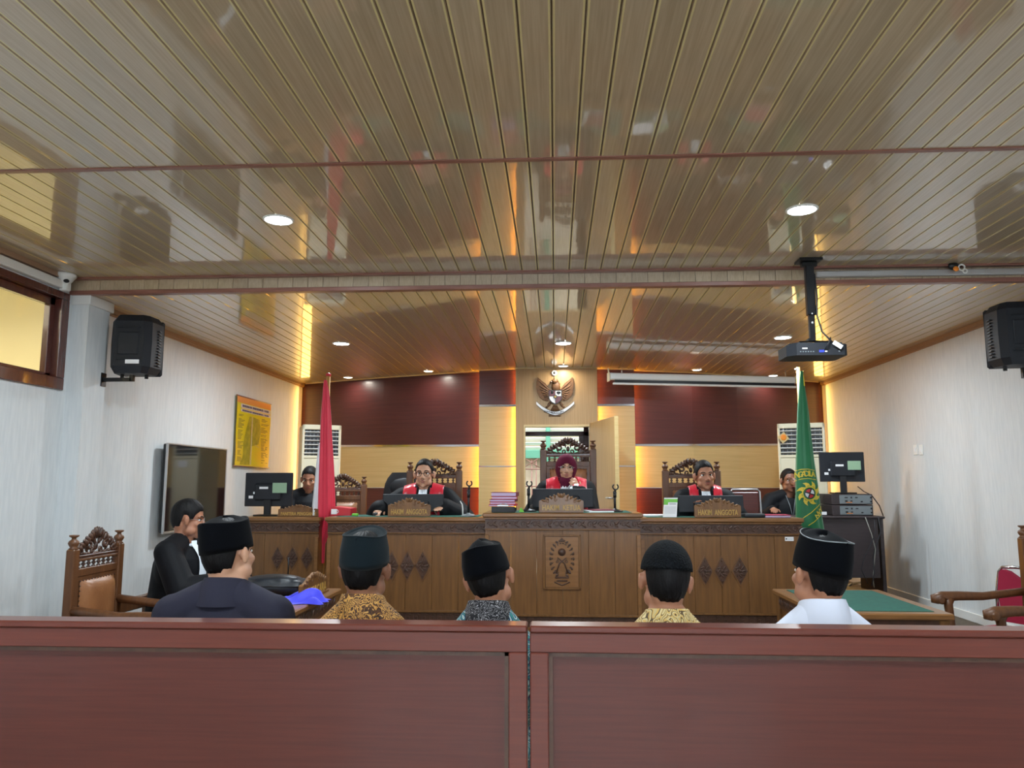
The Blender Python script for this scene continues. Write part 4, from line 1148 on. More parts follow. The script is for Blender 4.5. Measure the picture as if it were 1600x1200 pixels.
# ---- items on the lawyers table
bl = atz(440, 925, .765)
bag = thing('laptop_bag', 'black laptop shoulder bag lying on the lawyers table', 'bag', (bl.x + .02, 5.18, .766), .08)
q = MB()
q.box(0, 0, .055, .42, .26, .095, bev=.035); q.ell((-.02, .02, .10), (.19, .12, .035), n=20, m=8); q.ell((.05, -.03, .105), (.12, .07, .03), n=16, m=8)
me = remesh(q, .008, 8); me.materials.append(MT['bagblack']); link('bag_body', me, bag)
q = MB(); q.tube([(-.20, -.132, .07), (0, -.142, .075), (.20, -.132, .07)], .005, 6); q.obj('zip', 'black', bag)
q = MB(); q.tube([(-.20, -.06, .09), (-.25, -.12, .05), (-.20, -.17, .02), (-.08, -.165, .05), (-.03, -.15, .04)], .010, 8, flat=1.8); q.obj('strap', 'black', bag)
q = MB(); q.tube([(-.12, -.155, .025), (-.075, -.155, .025), (-.075, -.155, .07), (-.12, -.155, .07), (-.12, -.155, .025)], .004, 6); q.obj('buckle', 'silver', bag)
cp = atz(452, 948, .765)
def clothfn(u, v):
    x = (u - .5) * .34; y = (v - .5) * .22
    h = .026 + .012 * math.sin(9 * u + 4 * v) + .010 * math.sin(13 * v - 6 * u) + .045 * math.exp(-((u - .72) ** 2 + (v - .6) ** 2) * 14)
    e = min(1, 6 * u, 6 * (1 - u), 6 * v, 6 * (1 - v))
    return (x + .015 * math.sin(13 * v), y + .015 * math.sin(11 * u), .002 + max(0, h) * e)
q = MB(); q.grid(clothfn, 30, 22)
q.obj('blue_cloth', 'bluecloth', label='crumpled bright blue cloth in front of the black bag', cat='cloth', loc=(cp.x, 4.90, .766))
gp = atz(486, 909, .765)
t = thing('gooseneck_microphone', 'thin black upright microphone behind the carved board on the lawyers table', 'microphone', (gp.x - .02, 5.44, .765))
q = MB(); q.lathe([(.04, 0), (.04, .012), (.012, .02)], 16); q.obj('base', 'black', t)
q = MB(); q.tube([(0, 0, .015), (0, 0, .10)], .012, 8); q.tube([(0, 0, .10), (0, 0, .225)], .005, 8); q.obj('stem', 'black', t)

# ---- wall speakers
def speaker(label, loc, rz, sgn, tilt=0):
    t = thing('wall_speaker', label, 'speaker', loc, rz)
    w_, d_, h_ = .30, .27, .44
    q = MB()
    prof = [(-w_ / 2, -d_ * .30), (-w_ / 2 + .04, -d_ / 2), (w_ / 2 - .04, -d_ / 2), (w_ / 2, -d_ * .30), (w_ / 2 + .02, d_ * .30), (w_ / 2 - .02, d_ / 2), (-w_ / 2 + .02, d_ / 2), (-w_ / 2 - .02, d_ * .30)]
    def ring(s, z): return [(x * s, y * s, z) for x, y in prof]
    rows = [ring(.80, -h_ / 2), ring(.97, -h_ / 2 + .05), ring(1, 0), ring(.97, h_ / 2 - .05), ring(.78, h_ / 2)]
    vs = [p for r in rows for p in r]; n = 8
    q.add(vs, [[i * n + k, i * n + (k + 1) % n, (i + 1) * n + (k + 1) % n, (i + 1) * n + k] for i in range(4) for k in range(n)] + [list(range(n))[::-1], [4 * n + k for k in range(n)]])
    q.box(0, d_ / 2 + .006, 0, w_ * .98, .03, h_ * .98, bev=.03)
    q.obj('cabinet', 'navyplastic', t)
    q = MB()
    for z in (-.12, .12): q.box(0, -d_ / 2 - .004, z, w_ * .55, .012, .012, bev=.003)
    q.box(0, -d_ / 2 - .003, 0, w_ * .50, .010, .17, bev=.02)
    q.obj('back_rib', 'navyplastic', t)
    q = MB()
    for k in range(13): q.box(-sgn * (-(w_ / 2 + .012)), .02, -.15 + k * .022, .016, .05, .010, bev=.002)
    q.obj('side_fin', 'black', t)
    q = MB(); q.b2(-.01, .09, -d_ / 2 - .012, -d_ / 2 - .008, -.155, -.125); q.obj('sticker', 'paper', t)
    q = MB(); q.lathe([(.0, 0), (.11, 0), (.115, .006), (.1, .012), (.0, .004)], 20, ctr=(0, d_ / 2 + .021, -.05), tilt=Matrix.Rotation(-PI / 2, 3, 'X')); q.obj('grille', 'black', t)
    for s in (-1, 1):
        q = MB(); q.tube([(s * .09, 0, -h_ / 2 - .03), (s * .09, 0, -h_ / 2 + .02)], .014, 8); q.obj('foot', 'black', t)
    return t
spl = at(213, 541, 5.58)
speaker('black wall speaker at upper left beside the white column', (spl.x, 5.58, spl.z), .10, 1)
spr = at(1588, 524, 5.50)
speaker('black wall speaker at the upper right picture edge', (spr.x, 5.50, spr.z), -.12, -1)
def bracket(label, wx, sx, y, zs, ztop, s):
    t = thing('speaker_bracket', label, 'bracket', (wx, y, zs))
    q = MB(); q.b2(0, .008 * s, -.03, .03, -.05, .05); q.obj('wall_plate', 'blackmetal', t)
    q = MB(); q.b2(.008 * s, sx - wx, -.014, .014, -.014, .014); q.b2(sx - wx - .014, sx - wx + .014, -.014, .014, -.014, ztop - zs); q.obj('arm', 'blackmetal', t)
bp = at(170, 593, 5.50)
bracket('black steel bracket holding the left wall speaker', -3.37, spl.x + .02, 5.515, bp.z, spl.z - .23, 1)
bracket('black steel bracket holding the right wall speaker', XR, spr.x + .03, 5.50, spr.z - .29, spr.z - .23, -1)
# the left bracket reaches past the column: a wall block behind it
# ---- projector on its ceiling pole
pz = at(1263, 405, 5.05)
t = thing('projector_mount', 'black ceiling pole mount carrying the projector', 'mount', (pz.x, 5.05, Z_FRONT))
q = MB(); q.b2(-.075, .075, -.06, .06, -.018, 0, bev=.003); q.b2(-.05, .05, -.02, .02, -.05, -.018, bev=.004); q.obj('ceiling_plate', 'blackmetal', t)
zb_ = at(1263, 532, 5.05).z - Z_FRONT
q = MB(); q.b2(-.028, .028, -.022, .022, -.38, -.04, bev=.006); q.b2(-.019, .019, -.016, .016, zb_, -.36, bev=.004); q.obj('pole', 'blackmetal', t)
q = MB(); q.tube([(.03, -.01, -.1), (.036, -.02, -.25), (.03, -.02, -.38), (.05, -.04, zb_ + .05), (.09, -.10, zb_ - .03)], .006, 6); q.obj('cable', 'cable', t)
q = MB(); q.ell((0, -.02, -.37), (.007, .004, .007), n=8, m=5); q.ell((0, -.02, -.43), (.009, .004, .009), n=8, m=5); q.obj('bolt', 'silver', t)
pc = at(1268, 550, 5.05)
t = thing('projector', 'black projector hanging from the ceiling at right', 'projector', (pc.x, 5.05, pc.z))
q = MB(); ww, dd, hh = .185, .13, .042
q.prism([(-ww, -dd + .05), (-ww + .05, -dd), (ww - .02, -dd), (ww, -dd + .02), (ww, dd - .03), (ww - .03, dd), (-ww + .03, dd), (-ww, dd - .03)], -hh, hh * .7, plane='xy')
q.prism([(-ww + .02, -dd + .06), (-ww + .06, -dd + .015), (ww - .03, -dd + .015), (ww - .015, dd - .04), (-ww + .03, dd - .04)], hh * .7, hh, plane='xy')
q.obj('housing', 'navyplastic', t)
q = MB()
for k in range(6): q.b2(-ww + .07 + k * .016, -ww + .078 + k * .016, -dd - .002, -dd, -.022, -.016)
q.b2(ww - .06, ww - .05, -dd - .002, -dd, -.0, .006); q.b2(ww - .06, ww - .05, -dd - .002, -dd, -.022, -.014); q.obj('port', 'grey', t)
q = MB(); q.b2(.005, .035, -dd - .003, -dd, -.024, -.010); q.obj('vga_port', 'blue_port', t)
q = MB(); q.b2(-.10, -.068, -dd - .002, -dd, -.002, .006); q.b2(.04, .055, -dd - .002, -dd, -.022, -.014); q.obj('badge', 'paper', t)
q = MB(); q.box(.115, -dd - .02, .02, .062, .004, .028, rot=Euler((0, .6, 0))); q.obj('cable_tag', 'paper', t)
q = MB(); q.tube([(.04, -dd - .004, -.01), (.05, -dd - .03, .02), (.07, -dd - .02, .05), (.09, -.10, .075)], .005, 6); q.obj('cable', 'cable', t)
q = MB()
for s in (-1, 1):
    q.tube([(0, 0, hh + .03), (s * .12, 0, hh + .012), (s * .14, 0, hh)], .006, 6); q.tube([(0, 0, hh + .03), (s * .10, -.08, hh + .01), (s * .11, -.09, hh)], .006, 6)
q.box(0, 0, hh + .035, .05, .05, .02, bev=.004); q.obj('spider_arm', 'blackmetal', t)
# white trunking along the riser, right of the projector, with a round conduit box
xa = at(1274, 427, Y_RISER - .02).x; yt = Y_RISER - .025
q = MB(); q.b2(xa, XR - .002, yt - .02, yt + .02, Z_FRONT - .075, Z_FRONT - .035, bev=.004)
q.obj('cable_trunking', 'silver', label='pale grey cable trunking along the ceiling step, right of the projector', cat='trunking')
kp = at(1496, 420, yt - .03)
t = thing('conduit_box', 'white and black cable junction with a hanging loop on the ceiling step', 'cable box', (kp.x, yt - .035, kp.z))
q = MB(); q.ell((-.028, 0, .02), (.035, .02, .028), n=12, m=8); q.obj('tape', 'black', t)
q = MB(); q.ell((-.02, -.016, -.005), (.02, .008, .018), n=10, m=6); q.obj('orange_patch', 'orange', t)
q = MB(); q.tube([(.02 + .02 * math.cos(a), -.01, .005 + .02 * math.sin(a)) for a in [k * PI / 6 for k in range(13)]], .006, 6); q.tube([(.04 + .014 * math.cos(a), -.01, -.02 + .014 * math.sin(a)) for a in [k * PI / 6 for k in range(13)]], .005, 6); q.obj('loop', 'white', t)
# ---- dome camera in the left corner
cp = at(102, 436, 5.12)
t = thing('dome_camera', 'white corner dome camera at the end of the high window', 'security camera', (cp.x, 5.12, cp.z + .035))
q = MB(); q.lathe([(.072, .0), (.072, -.018), (.06, -.03), (.045, -.055), (.028, -.07), (.0, -.072)], 20); q.obj('housing', 'white', t)
q = MB(); q.ell((.028, -.03, -.056), (.022, .016, .014), n=12, m=8, rot=Euler((.5, .3, 0))); q.obj('lens', 'black', t)
q = MB(); q.b2(-.03, .03, -.02, .03, -.12, -.06, bev=.006); q.obj('junction_box', 'white', t)

# ---- projection screen housing under the back ceiling
s0, s1 = at(952, 589, 8.55), at(1241, 595, 9.05)
t = thing('projection_screen', 'rolled-up white projection screen under the ceiling before the right maroon panel', 'projection screen', (s0.x, s0.y, s0.z))
L_ = math.hypot(s1.x - s0.x, s1.y - s0.y); t.rotation_euler = (0, -math.atan2(s1.z - s0.z, L_) * -1 * -1, math.atan2(s1.y - s0.y, s1.x - s0.x))
q = MB(); q.b2(0, L_, -.03, .05, -.03, .045, bev=.012); q.obj('case', 'white', t)
q = MB(); q.b2(.04, L_ + .02, -.012, .012, -.085, -.062, bev=.005); q.obj('bottom_bar', 'white', t)
q = MB(); q.b2(.06, L_, -.003, .003, -.064, -.028); q.obj('screen_cloth', 'black', t)
q = MB(); q.b2(-.012, 0, -.035, .055, -.05, .05, bev=.004); q.tube([(-.006, 0, .04), (-.01, 0, .10)], .008, 6); q.b2(L_, L_ + .012, -.035, .055, -.035, .05, bev=.004); q.obj('end_cap', 'whiteaged', t)
q = MB(); q.tube([(.15, .01, .04), (.15, .01, .09)], .006, 6); q.tube([(L_ - .1, .01, .04), (L_ - .1, .01, .12)], .006, 6); q.obj('hanger', 'silver', t)

# ---- television and poster on the left wall
def xw(y): return -3.5 + .04 * (y - 5.5) / 4.8
tvx = -3.40
a = atx(262, 693, tvx); b = atx(353.5, 704.5, tvx); cbot = atx(262, 832, tvx)
tw, th = b.y - a.y, a.z - cbot.z
t = thing('television', 'large wall-mounted flat television with silver rim on the left wall', 'television', (tvx, (a.y + b.y) / 2, (a.z + cbot.z) / 2), PI / 2)
q = MB(); q.box(0, .022, 0, tw, .035, th, bev=.008); q.box(0, .045, -.03, tw * .6, .03, th * .6, bev=.01); q.obj('housing', 'black', t)
q = MB(); q.box(0, -.001, 0, tw - .022, .012, th - .024); q.obj('screen', 'blackgloss', t)
q = MB(); e = .014
for x, z, sx_, sz_ in ((0, th / 2, tw + e, e), (0, -th / 2, tw + e, e * 1.4), (-tw / 2, 0, e, th), (tw / 2, 0, e, th)): q.box(x, 0, z, sx_, .022, sz_, bev=.003)
q.obj('bezel', 'silver', t)
q = MB(); q.box(0, .075, 0, .4, .035, .3); q.obj('wall_mount', 'blackmetal', t)
pw = -3.452
a = atx(370, 617.8, pw); b = atx(422.5, 630.5, pw); cb = atx(362.5, 727, pw)
t = thing('wall_poster', 'yellow printed chart poster hanging on the left wall', 'poster', (pw, (a.y + b.y) / 2, a.z), PI / 2)
W, H = b.y - a.y, a.z - cb.z
MT['posteryellow'] = pm('poster_yellow', c(232, 178, 40), 0.3, col2=c(214, 200, 20), scale=1.6, stretch=(.2, 1, 1.2), ramp=(.3, .7))
MT['posterhead'] = pm('poster_header', c(224, 140, 50), 0.4)
MT['posterlilac'] = pm('poster_lilac', c(206, 190, 190), 0.4)
MT['posterolive'] = pm('poster_olive', c(150, 136, 30), 0.4, col2=c(186, 160, 40), scale=14)
MT['ink'] = pm('ink', c(46, 36, 70), 0.6)
def pf(u, v): return ((u - .5) * W, -.006 - .012 * math.sin(u * 7 + v * 3) * v - .004 * math.sin(v * 9), -v * H)
def patch(q, u0, u1, v0, v1, d, mi=0, nu=4, nv=3):
    q.grid(lambda u, v: tuple(V(pf(u0 + (u1 - u0) * u, v0 + (v1 - v0) * v)) + V((0, -d, 0))), nu, nv, mi)
q = MB(); patch(q, 0, 1, 0, 1, 0, 0, 12, 14); q.obj('sheet', 'posteryellow', t, fix=False)
q = MB(); patch(q, 0, 1, 0, .09, .0008, nu=12); q.obj('header_band', 'posterhead', t, fix=False)
q = MB(); patch(q, .1, .98, .10, .16, .0008, nu=12); patch(q, .1, .98, .175, .215, .0008, nu=12); q.obj('title_band', 'posterlilac', t, fix=False)
q = MB()
for v0, v1, s0_, s1_ in ((.113, .145, .14, .94), (.183, .207, .14, .94)):
    u = s0_; random.seed(5)
    while u < s1_:
        d_ = random.choice((.02, .028, .034)); patch(q, u, min(u + d_, s1_), v0, v1, .0014, nu=1, nv=1); u += d_ + (.006 if random.random() < .85 else .02)
random.seed(9)
for u0, u1 in ((.05, .24), (.72, .95)):
    v = .26
    while v < .95:
        patch(q, u0, u0 + (u1 - u0) * random.uniform(.4, 1), v, v + .006, .0014, nu=1, nv=1); v += .018 if random.random() < .85 else .04
q.obj('print', 'ink', t, fix=False)
q = MB()
vs = lambda pts: [tuple(V(pf(u, v)) + V((0, -.0008, 0))) for u, v in pts]
q.add(vs([(.36, .26), (.42, .26), (.42, .98), (.16, .98), (.22, .7), (.30, .45)]), [[0, 1, 2, 3, 4, 5]])
q.add(vs([(.47, .26), (.66, .28), (.72, .45), (.66, .66), (.47, .70)]), [[0, 1, 2, 3, 4]])
q.obj('diagram', 'posterolive', t, fix=False)
q = MB()
for k in range(6): v = .30 + k * .07; q.add(vs([(.49, v), (.52, v - .004), (.68, v + .06), (.66, v + .065)]), [[0, 1, 2, 3]])
q.add(vs([(.43, .26), (.46, .26), (.46, .98), (.43, .98)]), [[0, 1, 2, 3]])
q.obj('diagram_line', 'cream', t, fix=False)
q = MB(); q.tube([(-W / 2 - .01, -.004, .004), (W / 2 + .01, -.004, .004)], .008, 6); q.tube([(-W / 2 - .01, -.004, -H - .004), (W / 2 + .01, -.01, -H - .004)], .007, 6); q.obj('hanging_rod', 'strip', t)
# switches and socket on the right wall
for lab, x, y, w_, h_ in (('white light switch, left of the pair on the right wall', 1431, 703, .075, .10), ('white light switch, right of the pair on the right wall', 1440, 703, .075, .10), ('white wall socket low on the right wall above the table corner', 1490, 958, .075, .12)):
    p = atx(x, y, XR)
    t = thing('wall_switch' if 'switch' in lab else 'wall_socket', lab, 'switch' if 'switch' in lab else 'socket', (XR - .004, p.y, p.z), -PI / 2)
    q = MB(); q.box(0, 0, 0, w_, .008, h_, bev=.003); q.obj('plate', 'white', t)
    q = MB(); q.box(0, -.006, 0, .03, .006, .045, bev=.002); q.obj('rocker', 'paper', t)

# ---- standing air conditioners
def aircon(label, x, y, rz, W, ztop, sgn):
    t = thing('standing_air_conditioner', label, 'air conditioner', (x, y, DAIS), rz)
    H = ztop - DAIS; D = .30
    # origin at the near front corner; the body runs to sgn side
    x0, x1 = (0, W) if sgn > 0 else (-W, 0)
    q = MB(); q.b2(x0, x1, .03, D, 0, H, bev=.018); q.b2(x0, x0 + .028, 0, .05, .0, H, bev=.006); q.b2(x1 - .028, x1, 0, .05, 0, H, bev=.006); q.b2(x0, x1, 0, .05, H - .055, H, bev=.006); q.b2(x0 + .02, x1 - .02, 0, .05, H - .375, H - .345, bev=.003)
    q.obj('cabinet', 'whiteaged', t)
    q = MB(); q.b2(x0 + .026, x1 - .026, .026, .034, H - .345, H - .055); q.obj('outlet', 'black', t)
    for k in range(6):
        q = MB(); q.box((x0 + x1) / 2, .014, H - .085 - k * .047, W - .056, .03, .006, rot=Euler((-.35, 0, 0))); q.obj('louvre', 'white', t)
    q = MB()
    for k in range(9): xx = x0 + .05 + k * (W - .1) / 8; q.b2(xx - .002, xx + .002, .020, .026, H - .345, H - .055)
    q.obj('vane_row', 'grey', t)
    q = MB(); q.b2(x0 + .02, x1 - .02, .004, .03, .65, H - .38, bev=.006); q.b2(x0 + .02, x1 - .02, .002, .03, .08, .64, bev=.006); q.obj('front_panel', 'whiteaged', t)
    q = MB(); q.b2((x0 + x1) / 2 - .03, (x0 + x1) / 2 + .12, -.001, .004, H - .47, H - .40); q.obj('control_label', 'paper', t)
    q = MB()
    for k in range(8): q.b2(x0 + .05, x1 - .05, 0, .003, .15 + k * .05, .16 + k * .05)
    q.obj('intake_slot', 'grey', t)
    return t
a = at(473, 663, 8.42)
aircon('standing white air conditioner in the left corner, beside the red flag', a.x, 8.42, .44, .43, a.z, 1)
a = at(1288, 660, 8.50)
aircon('standing white air conditioner in the right corner, behind the green flag', a.x, 8.50, -.34, .49, a.z, -1)
op = at(1224, 684, 8.60)
t = thing('hanging_ornament', 'small orange and white diamond ornament hanging by the right air conditioner', 'ornament', (op.x, 8.60, op.z))
q = MB(); q.box(0, 0, 0, .092, .008, .092, rot=Euler((0, PI / 4 + .15, 0)), bev=.002); q.obj('diamond_card', 'cream', t)
q = MB(); q.ell((0, -.005, .004), (.032, .004, .034), n=14, m=8); q.obj('orange_motif', 'orange', t)
q = MB(); q.tube([(0, .0, .06), (.02, .05, .13)], .003, 5); q.obj('string', 'white', t)

# ---- red banquet chair by the right wall
bx = at(1560, 890, 5.80)
t = thing('banquet_chair', 'dark red banquet chair with chrome frame against the right wall', 'chair', (at(1566, 925, 5.80).x, 5.80, 0), PI / 2 + .45)
q = MB(); hb = bx.z
def bo(s, off): return [(s * (.19 + off), -.2, .45), (s * (.195 + off), -.215, .70), (s * (.18 + off), -.235, hb - .04), (s * (.155 + off), -.238, hb - .008)]
pa_ = bo(-1, 0) + [(-.06, -.239, hb), (.06, -.239, hb)] + bo(1, 0)[::-1]
q.tube(pa_, .012, 10)
for s in (-1, 1): q.tube([(s * .19, -.2, .45), (s * .19, .18, .44), (s * .19, .22, .0)], .011, 8); q.tube([(s * .19, -.19, .45), (s * .19, -.26, 0)], .011, 8)
q.obj('frame', 'chrome', t)
q = MB(); q.prism([(-.165, .50), (.165, .50), (.18, .72), (.165, hb - .045), (.135, hb - .02), (.09, hb - .03), (0, hb - .085), (-.09, hb - .03), (-.135, hb - .02), (-.165, hb - .045), (-.18, .72)], -.245, -.205); q.obj('backrest', 'redfabric', t)
q = MB(); q.grid(lambda u, v: ((u - .5) * .40, (v - .5) * .42, .43 + .06 * ((1 - (2 * u - 1) ** 6) * (1 - (2 * v - 1) ** 6)) ** .5), 10, 10); q.b2(-.19, .19, -.2, .2, .41, .435); q.obj('seat', 'redfabric', t)

# ================================================================= FLAGS
def flag_cloth(rows, Y, folds, amp, dd, name, mat, parent, base, ph=0.0, n=64):
    """gathered cloth hanging from the pole; rows = (y px, left px, right px) at depth Y"""
    P = []
    for (y, xl, xr) in rows:
        a, b = at(xl, y, Y), at(xr, y, Y); P.append(((a.x + b.x) / 2, (b.x - a.x) / 2, (a.z + b.z) / 2))
    def at_t(t):
        f = t * (len(P) - 1); i = min(int(f), len(P) - 2); k = f - i
        return [P[i][j] * (1 - k) + P[i + 1][j] * k for j in range(3)]
    def fn(u, v):
        xc, hw, z = at_t(v); a = 2 * PI * u
        r = 1 + amp * math.sin(folds * a + ph + v * 1.3) + amp * .5 * math.sin((folds * 2 + 1) * a + v * 2)
        r = min(r, 1.0 + amp * .2) if abs(math.cos(a)) > .93 else r
        return (xc + hw * math.cos(a) * min(r, 1.03) - base[0], Y + hw * dd * math.sin(a) * r - base[1], z - base[2])
    q = MB(); q.grid(fn, n, 40, closeu=True)
    ring0 = [q.v[i] for i in range(n)]; ring1 = [q.v[40 * n + i] for i in range(n)]
    q.add(ring0, [list(range(n))]); q.add(ring1, [list(range(n))[::-1]])
    o = q.obj(name, mat, parent)
    return o, at_t
def flag_base(x, y, ztop, label, topcol, r=.018):
    t = thing('flag_on_pole', label, 'flag', (x, y, DAIS))
    q = MB(); q.tube([(0, 0, .03), (0, 0, ztop - DAIS)], r, 12); q.obj('pole', 'polewood', t)
    q = MB(); q.lathe([(.085, 0), (.085, .018), (.07, .03), (.03, .045), (.024, .10)], 20); q.obj('base', 'chairwood', t)
    return t
FY = 6.76
fp = at(511.5, 610, FY)
t = flag_base(fp.x, FY + .02, at(513, 587, FY).z, 'red and white flag draped on a wooden pole at left', 'redfile')
q = MB(); q.lathe([(.014, 0), (.024, .006), (.024, .022), (.012, .032), (.001, .034)], 14, ctr=(0, 0, at(513, 587, FY).z - DAIS - .006)); q.obj('finial', 'redfile', t)
base = (fp.x, FY + .02, DAIS)
flag_cloth([(594, 506, 510.5), (606, 504.5, 513), (620, 503.5, 515), (650, 501, 517), (690, 499.5, 519), (730, 498, 521.5), (770, 496.5, 523), (800, 496, 524), (825, 496.5, 519), (850, 497.5, 508), (880, 499, 506.5)], FY - .02, 5, .16, .75, 'red_cloth', 'flagred', t, base)
flag_cloth([(692, 498, 500), (720, 494.5, 500.5), (760, 490.5, 500), (790, 487.5, 499), (806, 486.8, 498), (811, 490, 498), (816, 496, 498)], FY - .045, 3, .15, .9, 'white_cloth', 'flagwhite', t, base, n=32)
GY = 7.12
gx = at(1248, 600, GY).x
t = flag_base(gx, GY, at(1250, 574, GY).z, 'green court flag with yellow emblem draped on a wooden pole at right', 'polewood', r=.017)
base = (gx, GY, DAIS)
rowsG = [(580, 1250.5, 1255), (592, 1249.5, 1256), (610, 1248, 1258.5), (640, 1246, 1263), (680, 1244.5, 1267.5), (720, 1243.5, 1272), (760, 1243, 1278), (800, 1243, 1283), (815, 1243, 1285.5), (830, 1250, 1288)]
o, gt = flag_cloth(rowsG, GY - .035, 5, .05, .6, 'green_cloth', 'flaggreen', t, base, ph=1.0)
q = MB(); q.tube([V((0.02, -.02, -.01)) + (V(at(1250, 580, GY)) - V(base)) * 1, V(at(1254, 580, GY - .03)) - V(base), V(at(1255.5, 592, GY - .04)) - V(base), V(at(1257, 603, GY - .05)) - V(base)], .006, 6); q.obj('yellow_cord', 'yellow', t)
q = MB(); q.tube([(0, 0, 0), (-.03, -.01, .012)], .008, 8); q.v = [v + V((0, 0, at(1250, 577, GY).z - DAIS - .01)) for v in q.v]; q.obj('hook', 'white', t)
zsG = [at(1260, r_[0], GY - .035).z for r_ in rowsG]
def on_flag(xp, yp, lift=.004):
    """point on the front of the green cloth seen at this pixel"""
    Yc = GY - .035
    p = at(xp, yp, Yc - .05); f = 0
    for i in range(len(zsG) - 1):
        if zsG[i] >= p.z >= zsG[i + 1]: f = (i + (zsG[i] - p.z) / (zsG[i] - zsG[i + 1])) / (len(zsG) - 1)
    xc, hw, z = gt(f)
    s = max(-1, min(1, (p.x - xc) / (hw * 1.03)))
    return V((p.x - base[0], Yc - hw * .6 * 1.08 * math.sqrt(max(0, 1 - s * s)) - lift - base[1], p.z - base[2]))
q = MB()
for pts in ([(1244, 736), (1252, 733.5), (1262, 733), (1273, 735)], [(1244, 752), (1252, 748.5), (1262, 747.5), (1275, 749.5)], [(1249, 814), (1256, 808), (1266, 801), (1278, 791), (1281, 788)], [(1262, 821), (1271, 815), (1280, 807), (1284, 803)]):
    q.tube([on_flag(x, y, .002) for x, y in pts], .0035, 6)
q.obj('braid', 'yellow', t)
q = MB()
cxp, cyp = 1264, 771
for k in range(8):
    a = k * PI / 4 + .2
    pts = []
    for da, r in ((-.36, 11), (.0, 12), (.36, 11), (.30, 14.5), (.42, 18.5), (.12, 17), (-.10, 15)):
        aa = a + da; pts.append(on_flag(cxp + r * math.cos(aa), cyp - r * math.sin(aa) * 1.05, .006))
    q.add(pts, [list(range(7))])
q.obj('sun_flame', 'yellow', t, fix=False)
q = MB(); q.tube([on_flag(cxp + 10.5 * math.cos(a), cyp - 10.5 * math.sin(a), .008) for a in [k * PI / 12 for k in range(25)]], .006, 6); q.obj('ring', 'yellow', t)
q = MB(); q.add([on_flag(cxp + 9.5 * math.cos(k * PI / 12), cyp - 9.5 * math.sin(k * PI / 12), .007) for k in range(24)], [list(range(24))]); q.obj('ring_ground', 'flaggreen', t, fix=False)
q = MB(); c8 = lambda r, n=20: [on_flag(cxp + r * math.cos(2 * PI * k / n), cyp - r * math.sin(2 * PI * k / n), .0085) for k in range(n)]
q.add(c8(8.0), [list(range(20))], 1)
for a0, mi in ((-.3, 2), (PI / 2 - .3, 0), (PI - .3, 2), (1.5 * PI - .3, 0)):
    q.add([on_flag(cxp + 1.2 * math.cos(a0 + .7), cyp - 1.2 * math.sin(a0 + .7), .010)] + [on_flag(cxp + 7 * math.cos(a0 + .15 + 1.25 * k / 6), cyp - 7 * math.sin(a0 + .15 + 1.25 * k / 6), .010) for k in range(7)], [list(range(8))], mi)
q.obj('shield', ['redfile', 'black', 'flagwhite'], t, fix=False)
q = MB()
def letter(ch, xp, yp, hp, rot=0):
    p = on_flag(xp, yp, .010)
    s = max(-1, min(1, (xp - 1260) / 18)); ay = math.asin(s * .75)
    text_mb(q, ch, hp * GY / 1200 * 1.38, p, rot=Matrix.Rotation(ay, 3, 'Z') @ Matrix.Rotation(rot, 3, 'Y'), depth=.0015, bold=.001)
for ch, xp, yp in (('N', 1246.5, 743), ('G', 1250.5, 741.6), ('A', 1255, 740.8), ('D', 1259.5, 740.4), ('I', 1263, 740.3), ('L', 1266, 740.6), ('A', 1270, 741.4)): letter(ch, xp, yp, 8.5)
q.obj('lettering', 'yellow', t, fix=False); q = MB()
for ch, xp, yp in (('N', 1275.5, 805.5), ('V', 1279.5, 801), ('Y', 1283, 797)): letter(ch, xp, yp, 9, -.75)
q.obj('lettering', 'yellow', t, fix=False)

# ================================================================= EAGLE EMBLEM
K = .0075 / 11.43
gc = at(867.4, 560 + 700 / 11.43, CY - .02)
t = thing('eagle_emblem', 'bronze eagle state emblem with shield and motto ribbon above the doorway', 'emblem', (gc.x, CY, gc.z))
def Z(x, y): return ((x - 770) * K, (700 - y) * K)
for s in (-1, 1):
    out = [(690, 560), (650, 520), (600, 440), (540, 400), (460, 330), (440, 420), (437, 520), (450, 600), (485, 675), (540, 730), (600, 758), (650, 760), (660, 640)]
    q = MB(); pts = [Z(770 + s * (770 - x), y) for x, y in out]; q.prism(pts, -.022, -.002); wg = q.obj('wing', 'bronze', t)
    q = MB()
    for k in range(7):
        u = k / 6; x0, y0 = 665 - 30 * u, 560 + 150 * u; x1, y1 = 470 + 130 * u ** 1.5, 380 + 370 * u ** .75
        a, b = Z(770 + s * (770 - x0), y0), Z(770 + s * (770 - x1), y1)
        m_ = V(((a[0] + b[0]) / 2, -.022, (a[1] + b[1]) / 2)); L = math.hypot(a[0] - b[0], a[1] - b[1]) / 2
        an = math.atan2(b[0] - a[0], b[1] - a[1])
        q.ell(m_, (.009, .006, L), n=8, m=8, rot=Matrix.Rotation(an, 3, 'Y'))
    q.obj('feather_row', 'bronze', wg)
q = MB(); p = Z(785, 510); q.ell((p[0], -.025, p[1]), (.052, .026, .065), n=16, m=10); p = Z(760, 410); q.ell((p[0], -.035, p[1]), (.036, .024, .032), n=14, m=9)
for k in range(5): p = Z(800 + 10 * k, 385 + 18 * k); q.ell((p[0], -.03, p[1]), (.008, .008, .02), n=8, m=6, rot=Matrix.Rotation(.6 + .2 * k, 3, 'Y'))
for s in (-1, 1): p = Z(770 + s * 110, 820); q.ell((p[0], -.014, p[1]), (.018, .010, .034), n=10, m=8, rot=Matrix.Rotation(-s * .5, 3, 'Y')); p = Z(770 + s * 150, 870); q.ell((p[0], -.014, p[1]), (.016, .009, .012), n=8, m=6)
q.obj('eagle_body', 'bronze', t)
